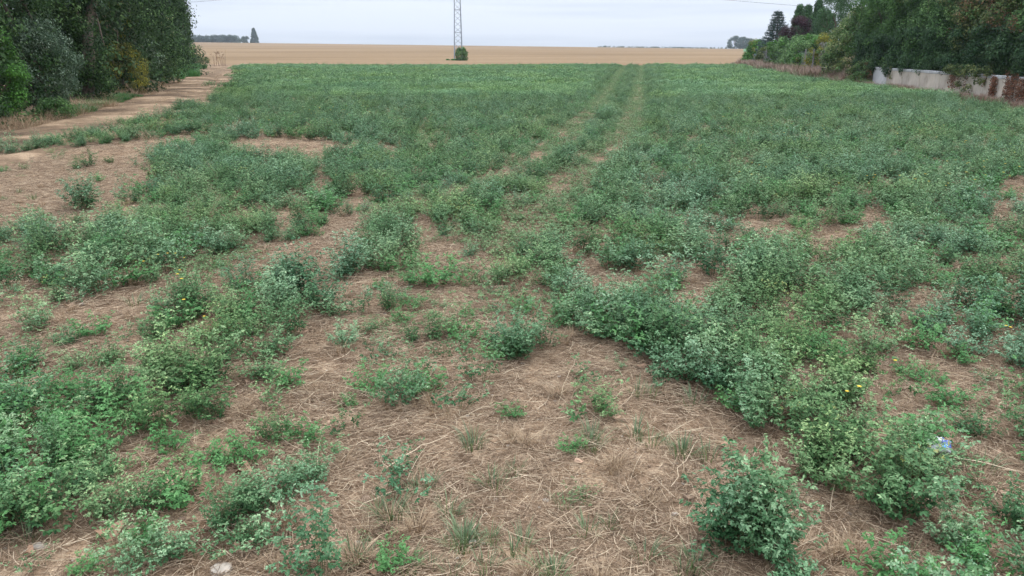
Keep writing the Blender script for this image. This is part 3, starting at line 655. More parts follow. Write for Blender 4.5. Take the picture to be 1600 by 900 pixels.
M_STONE = simple('pale_limestone', (.40, .34, .27), .85, .2, 25, bump=.4)
def stone_mesh(seed, r):
    import bmesh
    bm = bmesh.new(); bmesh.ops.create_icosphere(bm, subdivisions=2, radius=r); rs = random.Random(seed); ph = [rs.uniform(0, 6) for _ in range(6)]
    for v in bm.verts:
        c = v.co / r; k = 1 + .16 * math.sin(3 * c.x + ph[0]) + .14 * math.sin(4 * c.y + ph[1]) + .1 * math.sin(5 * c.z + ph[2]); v.co = Vector((c.x * r * k * 1.35, c.y * r * k, c.z * r * k * .5))
    me = bpy.data.meshes.new('stone'); bm.to_mesh(me); bm.free(); me.materials.append(M_STONE); return me
sm = [stone_mesh(i, .02) for i in range(4)]
for u, v, s, lab in ((347, 886, 1.5, 'flat pale stone on the straw near the bottom left'), (739, 845, .6, 'small white pebble between grass blades at bottom centre'), (465, 803, .4, 'tiny white pebble behind the tall plant at the bottom edge'),
                     (128, 480, 1.0, 'rounded pale stone on the earth strip at left'), (90, 478, .8, 'small pale stone at the foot of plants by the earth strip at left'), (1055, 800, .5, 'tiny pale stone on straw left of the lone bush'), (62, 858, .9, 'pale stone half sunk in straw at the lower left'), (560, 845, .55, 'little stone on straw right of the tall bottom plant')):
    x, y = G(u, v); o = link('stone', sm[random.randrange(4)], None, (x, y, float(terrain(x, y)) + .006), label=lab, category='stone', group='pale stones lying on the soil'); o.scale = (s, s, s); o.rotation_euler = (0, 0, random.uniform(0, 6))
cst = bpy.data.collections.new('src_pebble')
for i, m in enumerate(sm): cst.objects.link(bpy.data.objects.new('pebble_%02d' % i, m))
pb = jgrid(1.7, 16, .21); pb = pb[rng.uniform(0, 1, len(pb)) < np.where(fbm(pb[:, 0], pb[:, 1], 8) > .5, .35, .1)]
scatter('gravel', cst, np.c_[pb, terrain(pb[:, 0], pb[:, 1]) + .003], rng.uniform(0, 6.28, len(pb)), rng.uniform(.12, .5, len(pb)), rng.integers(0, 4, len(pb)), label='scattered pale gravel in the soil')
M_CLOD = simple('soil_clod', (.20, .135, .088), .95, .35, 30, bump=.5)
ccl = bpy.data.collections.new('src_clod')
for i, m in enumerate(sm):
    m2 = m.copy(); m2.materials.clear(); m2.materials.append(M_CLOD); ccl.objects.link(bpy.data.objects.new('clod_%02d' % i, m2))
cl_ = np.r_[jgrid(1.7, 12, .11), jgrid(12, 30, .22)]; cn = fbm(cl_[:, 0] * 1.4, cl_[:, 1] * 1.4, 44); sd = side(cl_[:, 0], cl_[:, 1], LEFT_EDGE, 1)
cl_ = cl_[(rng.uniform(0, 1, len(cl_)) < np.where(cn > .52, .5, .08)) & ((cl_[:, 1] < 12) | ((sd < 5) & (sd > -7)))]
scatter('soil_clods', ccl, np.c_[cl_, terrain(cl_[:, 0], cl_[:, 1]) + .004], rng.uniform(0, 6.28, len(cl_)), rng.uniform(.15, .9, len(cl_)) * np.where(cl_[:, 1] > 12, 2.2, 1), rng.integers(0, 4, len(cl_)), label='crumbs and clods of brown soil')
# fallen brown leaves
M_DEAD = straw_mat('dead_leaf', [(0, (.16, .085, .05)), (.5, (.30, .18, .11)), (1, (.45, .30, .2))])
def dead_mesh():
    n = 9; a = np.linspace(0, 2 * np.pi, n, endpoint=False); r = .026 * (1 + .3 * np.sin(a * 3 + rng.uniform(0, 6)) + rng.normal(0, .1, n))
    V = np.c_[r * np.cos(a) * 1.3, r * np.sin(a), .008 + .012 * np.cos(a * 2)]; V = np.r_[V, [[0, 0, .004]]]
    F = np.array([[i, (i + 1) % n, n] for i in range(n)]); return mesh_np('dead_leaf', V, [F], [M_DEAD], tone=np.full(n, rng.uniform(.3, .9)), smooth=True)
cdl = bpy.data.collections.new('src_dead')
for i in range(4): cdl.objects.link(bpy.data.objects.new('dl_%02d' % i, dead_mesh()))
dl = jgrid(1.7, 8, .36); dl = dl[rng.uniform(0, 1, len(dl)) < .5]
scatter('fallen_leaves', cdl, np.c_[dl, terrain(dl[:, 0], dl[:, 1]) + .012], rng.uniform(0, 6.28, len(dl)), rng.uniform(.4, 1.0, len(dl)), rng.integers(0, 4, len(dl)), label='small brown dead leaves scattered on the straw')
for u, v, s, lab in ((172, 842, 1.5, 'curled pinkish brown dead leaf under a plant lower left'), (272, 762, 1.3, 'light brown dead leaf below the fresh green plant lower left'), (352, 715, 1.4, 'dark brown dead leaf in the shade left of centre bottom'), (380, 738, 1.2, 'torn brown dead leaf right of the darker one')):
    x, y = G(u, v); o = link('dead_leaf', dead_mesh(), None, (x, y, float(terrain(x, y)) + .02), label=lab, category='leaf', group='single dead leaves'); o.scale = (s,) * 3; o.rotation_euler = (.2, .1, random.uniform(0, 6))
# yellow flowers
M_YEL = simple('yellow_petal', (.62, .42, .03), .6, .15, 20)
def flower_mesh():
    c = 8; a = np.arange(c) * 2 * np.pi / c; B = np.zeros((c, 3)); A = np.c_[np.cos(a), np.sin(a), .25 + 0 * a]; V, F = leaflets(B, unit(A), np.tile([[0, 0, 1.0]], (c, 1)), np.full(c, .013), np.full(c, .009), True)
    s = np.array([[[0, 0, -.30], [.004, 0, -.2], [0, .003, -.1], [0, 0, 0]]]); SV, SF = ribbons(s, np.array([.0012]))
    Vv = np.r_[V, SV]; return mesh_np('flower', Vv, [F, SF + len(V)], [M_YEL, M_STEM], np.r_[np.zeros(len(F)), np.ones(len(SF))])
cf = bpy.data.collections.new('src_flower'); cf.objects.link(bpy.data.objects.new('fl', flower_mesh()))
fp = []
for cu, cv, su, sv, n in ((1570, 300, 50, 22, 26), (1480, 320, 60, 25, 12), (1350, 340, 40, 12, 5), (1190, 330, 25, 12, 6), (1560, 640, 50, 60, 4), (500, 200, 50, 12, 25), (270, 490, 30, 14, 7), (310, 560, 20, 20, 3), (1330, 690, 60, 50, 3), (600, 150, 300, 25, 40), (1200, 190, 200, 40, 30), (1450, 240, 100, 30, 14)):
    for k in range(n): fp.append(G(random.gauss(cu, su), max(104, random.gauss(cv, sv))))
fp = np.array(fp); fp = fp[crop_ok(fp[:, 0], fp[:, 1]) > -1]
scatter('yellow_flowers', cf, np.c_[fp, .32 + terrain(fp[:, 0], fp[:, 1]) + rng.uniform(-.06, .06, len(fp))], rng.uniform(0, 6, len(fp)), rng.uniform(.5, .85, len(fp)) * np.clip(np.hypot(fp[:, 0], fp[:, 1]) / 6, 1, 3.0) ** .5, np.zeros(len(fp)), label='small yellow flowers dotted over the crop')

# long loose stalks
long_stalks = [((1410, 712), (1600, 752), .004), ((1290, 800), (1330, 735), .002), ((600, 735), (700, 690), .003), ((1010, 690), (1140, 684), .003), ((870, 640), (905, 560), .002), ((640, 640), (530, 610), .003), ((720, 660), (800, 640), .002), ((1050, 765), (1090, 700), .002), ((420, 735), (470, 800), .002), ((560, 800), (640, 770), .002)]
for i, (a, b, wd) in enumerate(long_stalks):
    A = np.array([*G(*a), .02]); B = np.array([*G(*b), .03]); t = np.linspace(0, 1, 8)[:, None]; p = A * (1 - t) + B * t; p[:, 2] += .02 * np.sin(t[:, 0] * 3.1) + terrain(p[:, 0], p[:, 1]); p[:, :2] += rng.normal(0, .006, (8, 2))
    V, F = ribbons(p[None], np.array([wd * .7])); lab = ['longest pale dry stalk lying across straw below the litter', 'thin dry stalk right of the lone bush', 'dry stalk crossing straw left of the bottom centre', 'dry stalk lying below the bare centre', 'thin stalk slanting by the lone plant in the bare centre', 'dry stalk left of the spreading pair', 'short dry stalk below the thin tall plant', 'thin dry stalk left of the lone bush', 'curved dry stalk near the tall bottom plant', 'dry stalk above the tall bottom plant'][i]
    link('dry_stalk', mesh_np('dry_stalk', V, [F], [M_STRAW], tone=np.full(len(F), .85), smooth=True), label=lab, category='stalk', group='long dry stalks on the ground')

# litter: torn crisp bag
def bag():
    m, t, o = newmat('printed_plastic'); tcn = nn(t, 'ShaderNodeTexCoord'); sx = nn(t, 'ShaderNodeSeparateXYZ'); t.links.new(tcn.outputs['Object'], sx.inputs[0])
    x, y = sx.outputs[0], sx.outputs[1]
    blue = math_(t, 'MULTIPLY', math_(t, 'GREATER_THAN', x, .012), math_(t, 'GREATER_THAN', math_(t, 'SUBTRACT', y, math_(t, 'MULTIPLY', x, .15)), -.028))
    c = mixc(t, blue, (.66, .66, .64), (.04, .08, .28))
    vm1 = nn(t, 'ShaderNodeVectorMath', operation='DISTANCE'); t.links.new(tcn.outputs['Object'], vm1.inputs[0]); vm1.inputs[1].default_value = (.034, -.012, .02)
    wv = noise_(t, tcn.outputs['Object'], 60, 2)
    blob = math_(t, 'LESS_THAN', math_(t, 'MULTIPLY_ADD', wv, .014, vm1.outputs['Value']), .026)
    c = mixc(t, blob, c, (.25, .62, .85))
    ring = math_(t, 'COMPARE', vm1.outputs['Value'], .016, .0022); c = mixc(t, ring, c, (.05, .16, .5))
    ora = math_(t, 'MULTIPLY', math_(t, 'LESS_THAN', x, -.02), math_(t, 'COMPARE', y, -.012, .008)); c = mixc(t, ora, c, (.6, .28, .1))
    p = nn(t, 'ShaderNodeBsdfPrincipled'); t.links.new(c, p.inputs['Base Color']); p.inputs['Roughness'].default_value = .25; p.inputs['Coat Weight'].default_value = .3
    t.links.new(p.outputs[0], o.inputs[0])
    nx, ny = 26, 18; X, Y = np.meshgrid(np.linspace(-.068, .068, nx), np.linspace(-.048, .048, ny))
    Z = .028 * np.cos(X * 16) * np.cos(Y * 20) + (fbm(X * 45 + 9, Y * 45, 5) - .5) * .028; X2 = X + (fbm(Y * 40, X * 12, 6) - .5) * .018; Y2 = Y * (1 - .18 * (X / .068) ** 2) + (fbm(X * 40, Y * 9, 7) - .5) * .016
    top = np.stack([X2, Y2, Z + .012], -1).reshape(-1, 3); bot = np.stack([X2, Y2, -Z * .3 - .004], -1).reshape(-1, 3)
    i = (np.arange(ny - 1)[:, None] * nx + np.arange(nx - 1)[None]).ravel(); F = np.stack([i, i + 1, i + 1 + nx, i + nx], 1); n = nx * ny
    edge = [j for j in range(nx)] + [nx * r + nx - 1 for r in range(1, ny)] + [nx * (ny - 1) + j for j in range(nx - 2, -1, -1)] + [nx * r for r in range(ny - 2, 0, -1)]
    E = np.array([[edge[k], edge[k] + n, edge[(k + 1) % len(edge)] + n, edge[(k + 1) % len(edge)]] for k in range(len(edge))])
    x, y = G(1463, 722); o2 = link('crisp_bag', mesh_np('crisp_bag', np.r_[top, bot], [F, F[:, ::-1] + n, E], [m], smooth=True), None, (x, y, .068), label='crumpled white and blue snack packet lying among the plants at right', category='packet')
    o2.rotation_euler = (R(34), R(-6), R(-30)); o2.scale = (.62, .64, .9)
bag()

# ------------------------------------------------------------------ trees
def clumps_to_leaves(C, rad, per, ls, wr, droop=0.0, up=.35, tone0=.45, tvar=.2, jit=.6):
    """C (n,3) clump centres, rad (n,), per leaves per clump"""
    n = len(C); q = np.repeat(np.arange(n), per); m = len(q); D = rv(m); D[:, 2] *= .85
    r = rad[q] * rng.uniform(.45, 1.08, m) ** .6; B = C[q] + D * r[:, None]
    Nn = unit(D + np.array([0, 0, up]) + rv(m) * jit); A = unit(rv(m) + D * .4 + np.array([0, 0, -droop])); A = unit(A - Nn * (A * Nn).sum(1, keepdims=True))
    ln = ls * rng.uniform(.6, 1.25, m); V, F = leaflets(B, A, Nn, ln, ln * wr, False)
    ct = rng.normal(0, tvar, n)[q]; tn = np.clip(tone0 + ct + rng.normal(0, .19, m), 0, 1); return V, F, np.repeat(tn, 2)
def limb(p0, p1, r0, r1, bend=.1, s=7):
    p0 = np.array(p0, float); p1 = np.array(p1, float); t = np.linspace(0, 1, s)[:, None]; p = p0 * (1 - t) + p1 * t; p[1:-1] += rng.normal(0, bend, (s - 2, 3)) * np.linalg.norm(p1 - p0) * .2
    T = unit(np.gradient(p, axis=0)); a = np.array([.3, .9, .1]); S = unit(np.cross(T, a)); Uu = np.cross(S, T); k = 8; an = np.arange(k) * 2 * np.pi / k
    rr = (r0 * (1 - t) + r1 * t)[:, :, None] * np.ones((1, k, 1)); rr = rr * (1 + rng.normal(0, .06, (s, k, 1)))
    V = p[:, None] + (S[:, None] * np.cos(an)[None, :, None] + Uu[:, None] * np.sin(an)[None, :, None]) * rr; V = V.reshape(-1, 3)
    i = np.arange(s - 1)[:, None] * k + np.arange(k)[None]; j = np.arange(s - 1)[:, None] * k + (np.arange(k)[None] + 1) % k
    return V, np.stack([i, j, j + k, i + k], -1).reshape(-1, 4), p
def merge(parts):
    V = []; F = []; o = 0
    for v, f in parts: V.append(v); F.append(f + o); o += len(v)
    return np.concatenate(V), np.concatenate(F)
M_BARK = simple('grey_brown_bark', (.13, .10, .075), .9, .45, 14, bump=.6)
def tmat(name, lo, mid_, hi, **k):
    k.setdefault('spec', .15); return leafmat(name, [(0, lo), (.5, mid_), (1, hi)], objvar=0, rough=.7, **k)
T_DARK = tmat('ivy_leaf', (.008, .024, .005), (.026, .064, .014), (.11, .18, .055), spec=.14, trans=.12)
T_GREEN = tmat('shrub_leaf', (.03, .075, .018), (.075, .155, .04), (.16, .27, .08))
T_BRIGHT = tmat('bright_shrub_leaf', (.04, .11, .015), (.07, .19, .03), (.14, .30, .06))
T_SILVER = tmat('silvery_leaf', (.03, .065, .03), (.085, .14, .075), (.28, .35, .24), spec=.4)
T_YELLOW = tmat('yellowing_shrub_leaf', (.08, .085, .012), (.24, .22, .03), (.48, .42, .07))
T_OLIVE = tmat('olive_leaf', (.04, .065, .02), (.11, .14, .045), (.27, .27, .11))
T_BLUE = tmat('spruce_needle', (.03, .055, .05), (.065, .105, .10), (.13, .185, .18), trans=.05)
T_PURP = tmat('plum_leaf', (.022, .008, .013), (.045, .016, .024), (.09, .035, .045))
T_CONIF = tmat('cypress_foliage', (.025, .065, .022), (.05, .115, .04), (.10, .19, .07), trans=.08)
T_HEDGE = tmat('hedge_leaf', (.022, .055, .014), (.075, .155, .046), (.21, .33, .12), trans=.12)
T_DEEP = tmat('drooping_conifer_foliage', (.008, .026, .009), (.024, .062, .022), (.08, .14, .055), trans=.05)
T_BROWN = tmat('browned_foliage', (.09, .05, .025), (.18, .105, .055), (.30, .19, .11), trans=.1)
T_CREAM = tmat('flowering_climber_leaf', (.06, .11, .03), (.16, .22, .07), (.40, .38, .19))
T_GREY = tmat('grey_twigs', (.10, .085, .075), (.17, .15, .135), (.26, .24, .22), trans=0)
T_FARW = tmat('far_wood_leaf', (.03, .055, .04), (.05, .085, .06), (.08, .12, .085))
T_REDIVY = tmat('reddish_creeper', (.09, .035, .02), (.20, .085, .05), (.30, .15, .09), trans=.1)

def plant_tree(name, label, cat, x, y, H, W, z0=0.0, shape='column', mat=T_GREEN, n=90, per=200, ls=.07, wr=.6, crad=(.25, .5), trunk=.12, group=None, D=None, extra=None, droop=.1, solid=0.6, zt=None, tone0=.45, trunkpart=True, cfill=1.0):
    """a shrub or tree: trunk + limbs and a crown made of leaf clumps (in local coordinates)"""
    gz = float(terrain(x, y)); e = thing(name, label, cat, (x, y, gz), group); D = D or W
    tt = rng.uniform(0, 1, n)
    if shape == 'column': prof = lambda t: .80 + .25 * np.sin(t * 9 + x) * .5 - .35 * np.clip(t - .8, 0, 1) * 4 * .5
    elif shape == 'round': prof = lambda t: np.sqrt(np.clip(1 - (2 * t - 1) ** 2, .03, 1))
    elif shape == 'cone': prof = lambda t: np.clip(1.03 - t, .04, 1) ** .85
    elif shape == 'dome': prof = lambda t: np.sqrt(np.clip(1 - t ** 2.2, .04, 1))
    elif shape == 'box': prof = lambda t: 1.0 + 0 * t
    pr = prof(tt); a = rng.uniform(0, 2 * np.pi, n); rr = rng.uniform(solid ** 2, 1, n) ** .5
    if shape == 'box':
        cx = rng.uniform(-1, 1, n) * W * .5; cy = rng.uniform(-1, 1, n) * D * .5
    else:
        cx = np.cos(a) * rr * pr * W * .5; cy = np.sin(a) * rr * pr * D * .5
    C = np.stack([cx, cy, z0 + tt * (H - z0)], 1); rad = rng.uniform(*crad, n)
    V, F, tn = clumps_to_leaves(C, rad, per, ls, wr, droop, tone0=tone0)
    V[:, 2] = np.maximum(V[:, 2], .02)
    cr = link('crown', mesh_np('crown', V, [F], [mat], tone=tn), e); cr['kind'] = 'stuff'
    if extra:
        for (em, frac, lo, hi, en) in extra:
            m = rng.uniform(0, 1, n) < frac; m &= (tt >= lo) & (tt <= hi)
            if m.sum() < 1: continue
            V2, F2, t2 = clumps_to_leaves(C[m] + rng.normal(0, .1, (m.sum(), 3)) + np.array([0, -.12, 0]), rad[m] * .9, int(per * .7), ls, wr, droop); V2[:, 2] = np.maximum(V2[:, 2], .02)
            q = link(en, mesh_np(en, V2, [F2], [em], tone=t2), e); q['kind'] = 'stuff'; q['label'] = en.replace('_', ' ') + ' on part of the plant'
    if trunkpart:
        hh = (H * .8) if shape != 'round' else z0 + (H - z0) * .6
        v, f, p = limb((0, 0, -.05), (rng.normal(0, .04) * H, rng.normal(0, .04) * H, hh), trunk, trunk * .3, .12, 9)
        link('trunk', mesh_np('trunk', v, [f], [M_BARK], smooth=True), e)
        lp = []
        for k in range(8):
            i = int(rng.integers(2, 8)); c = C[int(rng.integers(0, n))]; b, g_, _ = limb(p[i], c, trunk * .35, trunk * .1, .15, 5); lp.append((b, g_))
        v, f = merge(lp); link('limbs', mesh_np('limbs', v, [f], [M_BARK], smooth=True), e)
    return e

# --- the wood on the left -------------------------------------------------
def GL(u, v, back=0.0):
    x, y = G(u, v); l = math.hypot(x, y); return x * (1 + back / l) - .55 * back * 0, y * (1 + back / l)
WG = 'ivy clad trees of the wood on the left'
x, y = GL(-70, 205, 1); plant_tree('ivy_tree', 'dark ivy covered tree at the far left edge of the photo, nearest of the wood', 'tree', x, y, 7.5, 3.4, shape='column', mat=T_DARK, n=190, per=170, ls=.085, crad=(.3, .55), trunk=.22, group=WG)
x, y = GL(8, 186, .8); plant_tree('ivy_tree', 'dark shaded tree right behind the bright green shrub at the left edge', 'tree', x, y, 7.5, 3.0, z0=.4, shape='column', mat=T_DARK, n=190, per=170, ls=.085, crad=(.3, .55), trunk=.2, group=WG, D=2.6)
x, y = GL(-6, 196, .1); plant_tree('bright_shrub', 'bright green leafy shrub low at the left edge in front of dark trees', 'shrub', x, y, 1.95, 1.5, z0=.25, shape='round', mat=T_BRIGHT, n=60, per=190, ls=.06, crad=(.14, .3), trunk=.04)
x, y = GL(78, 181, .2); plant_tree('silvery_shrub', 'grey green shrub with pale shimmering leaves and thin pale stem, left of the wood', 'shrub', x, y, 2.25, 1.7, z0=.35, shape='round', mat=T_SILVER, n=85, per=170, ls=.055, crad=(.14, .32), trunk=.035)
x, y = GL(70, 172, 2.2); plant_tree('wood_tree', 'tall dark green tree behind the silvery shrub', 'tree', x, y, 8, 3.6, z0=.9, shape='column', mat=T_DARK, n=190, per=170, ls=.09, crad=(.35, .6), trunk=.2, extra=[(T_GREEN, .3, .1, .6, 'lighter_foliage')])
x, y = GL(136, 165, .6); plant_tree('ivy_tree', 'ivy clad tree trunk thick with dark leaves, left of the yellow shrub', 'tree', x, y, 8, 1.7, shape='column', mat=T_DARK, n=170, per=190, ls=.085, crad=(.25, .42), trunk=.2, group=WG, solid=.5, tone0=.5, extra=[(T_SILVER, .12, 0, .5, 'paler_ivy')])
x, y = GL(172, 152, 2.6); plant_tree('wood_tree', 'dark tree filling the shade behind the yellow shrub', 'tree', x, y, 8.5, 4.6, z0=.2, shape='column', mat=T_DARK, n=220, per=150, ls=.10, crad=(.4, .7), trunk=.2, D=2.8)
x, y = GL(196, 147, -.3); e = plant_tree('yellow_shrub', 'yellow green shrub with bare vine stems at the foot of the wood', 'shrub', x, y, 1.8, 1.9, z0=.05, shape='dome', mat=T_YELLOW, n=70, per=200, ls=.06, crad=(.15, .32), trunk=.04, extra=[(T_OLIVE, .5, 0, 1, 'green_foliage')])
for k in range(3):
    v, f, _ = limb((-.3 + k * .12, -.55, .5), (-.5 + k * .22, -.35, 2.9 + .2 * k), .022, .015, .3, 9); link('vine_stem', mesh_np('vine_stem', v, [f], [simple('pale_vine', (.25, .19, .13), .9, .2)] if k == 0 else [bpy.data.materials['pale_vine']], smooth=True), e)
x, y = GL(192, 146, .2); plant_tree('yellow_climber', 'yellow leaved climber hanging high above the yellow shrub', 'climber', x, y, 3.3, 1.2, z0=1.9, shape='column', mat=T_YELLOW, n=14, per=150, ls=.065, crad=(.12, .28), trunk=.03, extra=[(T_GREEN, .5, 0, 1, 'green_foliage')])
x, y = GL(212, 141, .8); plant_tree('wood_tree', 'leaning grey trunked tree with bluish silver foliage in mid wood', 'tree', x, y, 8.5, 2.4, z0=1.2, shape='column', mat=T_SILVER, n=110, per=150, ls=.085, crad=(.25, .5), trunk=.24, tone0=.25, extra=[(T_DARK, .6, 0, 1, 'dark_ivy')])
x, y = GL(222, 138, 3); plant_tree('wood_tree', 'dark green tree behind the leaning grey trunked one', 'tree', x, y, 9, 4.2, z0=.1, shape='column', mat=T_DARK, n=200, per=140, ls=.12, crad=(.45, .75), trunk=.2, D=3)
x, y = GL(228, 132, .2); plant_tree('olive_shrub', 'olive green shrub with dry beige sprays right of the yellow shrub', 'shrub', x, y, 3.4, 2.3, z0=0.05, shape='dome', mat=T_OLIVE, n=120, per=170, ls=.085, crad=(.2, .45), trunk=.06, extra=[(T_GREEN, .5, 0, 1, 'green_foliage')])
x, y = GL(246, 121, 1); plant_tree('wood_tree', 'mixed green and beige tree left of the last dark columnar tree', 'tree', x, y, 10, 3.6, z0=.1, shape='column', mat=T_GREEN, n=190, per=150, ls=.12, crad=(.35, .65), trunk=.2, tone0=.4, extra=[(T_DARK, .4, 0, 1, 'dark_ivy'), (T_CREAM, .14, .1, .55, 'dry_beige_sprays')])
x, y = GL(262, 112, 1); plant_tree('ivy_tree', 'second last columnar tree at the right end of the wood, deep green', 'tree', x, y, 11, 3.6, z0=.05, shape='column', mat=T_DARK, n=210, per=140, ls=.14, crad=(.4, .7), trunk=.25, group=WG, solid=.4)
x, y = GL(282, 101, 0); plant_tree('ivy_tree', 'last dark columnar tree of the wood against the sky and stubble', 'tree', x, y, 13, 3.2, z0=.05, shape='column', mat=T_DARK, n=300, per=130, ls=.20, crad=(.35, .7), trunk=.35, group=WG, solid=.4)
for i, (u, v, b, Wd) in enumerate(((-160, 215, 3, 5), (30, 180, 5, 5), (110, 168, 5, 5), (160, 155, 7, 5.5), (205, 142, 8, 6), (240, 126, 8, 7), (255, 114, 12, 8))):
    x, y = GL(u, v, b); plant_tree('wood_tree', ['dense shaded tree deep in the wood at the far left', 'dense shaded tree deep behind the bright green shrub', 'dense shaded tree deep behind the ivy trunk', 'dense shaded tree deep behind the yellow shrub', 'dense shaded tree deep behind the olive shrub', 'dense shaded tree deep behind the mixed beige tree', 'dense shaded tree deep behind the last columnar trees'][i], 'tree', x, y, 10, Wd, z0=0, shape='column', mat=T_DARK, n=150, per=110, ls=.17, crad=(.6, 1.0), trunk=.2, group='shaded trees in the depth of the wood', solid=.2, D=3)
# undergrowth along the wood
def tuft_band(name, label, pts, w_, n, key_coll, smin, smax, back=0):
    P_ = np.array([G(*p) for p in pts]); s = np.r_[0, np.cumsum(np.hypot(*np.diff(P_, axis=0).T))]; q = rng.uniform(0, s[-1], n)
    X = np.interp(q, s, P_[:, 0]) + rng.normal(0, w_, n); Y = np.interp(q, s, P_[:, 1]) + rng.normal(0, w_, n) + back
    scatter(name, key_coll, np.c_[X, Y, terrain(X, Y)], rng.uniform(0, 6, n), rng.uniform(smin, smax, n), rng.integers(0, len(key_coll.objects), n), label=label)
M_DRYP = straw_mat('pinkish_dry_grass', [(0, (.13, .085, .065)), (.5, (.29, .20, .15)), (1, (.46, .35, .26))])
ct = blades_proto(5, 110, .42, .007, .34, M_DRYG, 'tallstraw', 1.1); cpk = blades_proto(4, 200, .55, .016, .32, M_DRYP, 'pinkstraw', .5)
cng = blades_proto(4, 180, .4, .04, .35, M_ALFG, 'nettle', .7)
tuft_band('dry_undergrowth', 'tall dry beige grass along the foot of the wood', [(-60, 212), (20, 200), (110, 180), (170, 160), (220, 142), (260, 124)], .35, 260, ct, .5, 1.0)
tuft_band('green_undergrowth', 'green nettles and low weeds at the foot of the wood', [(60, 188), (105, 180), (150, 168), (200, 152)], .25, 50, cng, .3, .7)
tuft_band('nettle_patch', 'bright green nettle patch below the last trees of the wood', [(232, 126), (256, 120), (275, 112), (296, 106)], .7, 240, cng, .8, 1.6)
tuft_band('track_grass', 'thin dry grass beside and on the dirt track', [(-60, 240), (60, 218), (190, 180), (260, 150), (310, 122), (330, 108)], .9, 500, ct, .12, .4)
x, y = GL(88, 186, -.3); plant_tree('low_shrub', 'low dark green shrub on dry grass before the silvery shrub', 'shrub', x, y, .42, .95, z0=0.02, shape='dome', mat=T_GREEN, n=30, per=120, ls=.05, crad=(.1, .16), trunk=.015)
x, y = GL(328, 100.5, 0); plant_tree('low_shrub', 'small olive weed clump with a rusty head at the end of the track', 'shrub', x - 1.5, y, .9, 3.2, z0=0.02, shape='dome', mat=T_OLIVE, n=40, per=90, ls=.1, crad=(.2, .35), trunk=.02)
# dry docks at the crop edge
M_DOCK = simple('rusty_dock', (.16, .085, .055), .9, .3, 5)
x, y = -29.0, 78.5; e = thing('dry_weed', 'tall dry rusty dock stalks standing at the far edge of the crop', 'plant', (x, y, float(terrain(x, y))))
lp = []; 
for k in range(16):
    bx = rng.normal(0, .35) + (k % 2) * .6; v, f, _ = limb((bx, rng.normal(0, .2), 0), (bx + rng.normal(0, .2), rng.normal(0, .2), rng.uniform(.9, 1.7)), .012, .006, .1, 5); lp.append((v, f))
v, f = merge(lp); link('stalks', mesh_np('stalks', v, [f], [M_DOCK]), e)
C = np.c_[rng.normal(0, .3, 18), rng.normal(0, .2, 18), rng.uniform(.8, 1.6, 18)]; V, F, tn = clumps_to_leaves(C, np.full(18, .1), 26, .05, .5); link('seed_heads', mesh_np('seed_heads', V, [F], [T_REDIVY], tone=tn), e)['kind'] = 'stuff'

# --- far things -----------------------------------------------------------
def at(u, Y): return (u - 800) / FPX * Y * 1.0 / (cp) * cp * 1.048, Y
def farpos(u, Y):   # x for a point near eye level at depth Y
    f = Y * cp - 0; return (u - 800) / FPX * f, Y
xa, _ = farpos(262, 650); xb, _ = farpos(374, 650); n = 420
X = rng.uniform(xa, xb, n); Y = rng.uniform(650, 690, n); Y[:200] = rng.uniform(649, 653, 200); C = np.c_[X, Y, terrain(X, Y) + rng.uniform(-.4, 4.6, n) + 1.4 * fbm(X * .12, Y * 0, 3)]
V, F, tn = clumps_to_leaves(C, rng.uniform(.9, 1.7, n), 110, .55, .7, tone0=.45); link('far_wood', mesh_np('far_wood', V, [F], [T_FARW], tone=tn), kind='stuff', label='far dark wood on the hill crest at left')
x, y = farpos(399, 640); plant_tree('poplar_tree', 'lone grey green twin topped tree on the distant crest', 'tree', x, y, 11.0, 7.0, z0=.3, shape='cone', mat=T_FARW, n=150, per=110, ls=.5, crad=(.5, 1.1), trunk=.3, tone0=.6)
for i, (u, w_, h_) in enumerate(((1148, 13, 8.2), (1160, 11, 7.8), (1172, 12, 6.8), (1184, 14, 6.2))):
    x, y = farpos(u, 590); plant_tree('far_tree', ['round grey tree far off, leftmost beyond the green strip', 'round grey tree far off, second from left beyond the green strip', 'round grey tree far off, third from left beyond the green strip', 'low grey tree far off beside the yellow green shrub'][i], 'tree', x, y, h_, w_, z0=.1, shape='dome', mat=T_FARW, n=60, per=110, ls=.55, crad=(.9, 1.5), trunk=.3, group='distant grey trees at right', tone0=.6)
X = rng.uniform(farpos(935, 640)[0], farpos(1125, 640)[0], 160); Y = rng.uniform(630, 650, 160); V, F, tn = clumps_to_leaves(np.c_[X, Y, terrain(X, Y) + rng.uniform(.1, .9, 160)], rng.uniform(.4, .9, 160), 50, .4, .7); link('far_hedgerow', mesh_np('far_hedgerow', V, [F], [T_FARW], tone=tn), kind='stuff', label='thin dark hedgerow along the far crest at right')

# --- garden edge on the right ----------------------------------------------
REp = np.array([G(*p) for p in ((1700, 182), (1600, 166), (1490, 150), (1370, 135), (1290, 123), (1235, 113), (1165, 100.5))])
rs = np.r_[0, np.cumsum(np.hypot(*np.diff(REp, axis=0).T))]
def RE(u, off=0.0):
    """point of the garden line seen at column u, moved off metres outward (to the right)"""
    us = np.array([1700, 1600, 1490, 1370, 1290, 1235, 1165]); q = np.interp(-u, -us, rs)
    x = np.interp(q, rs, REp[:, 0]); y = np.interp(q, rs, REp[:, 1]); x2 = np.interp(q + .5, rs, REp[:, 0]); y2 = np.interp(q + .5, rs, REp[:, 1])
    dx, dy = x2 - x, y2 - y; l = math.hypot(dx, dy) + 1e-9
    return x + dy / l * off, y - dx / l * off
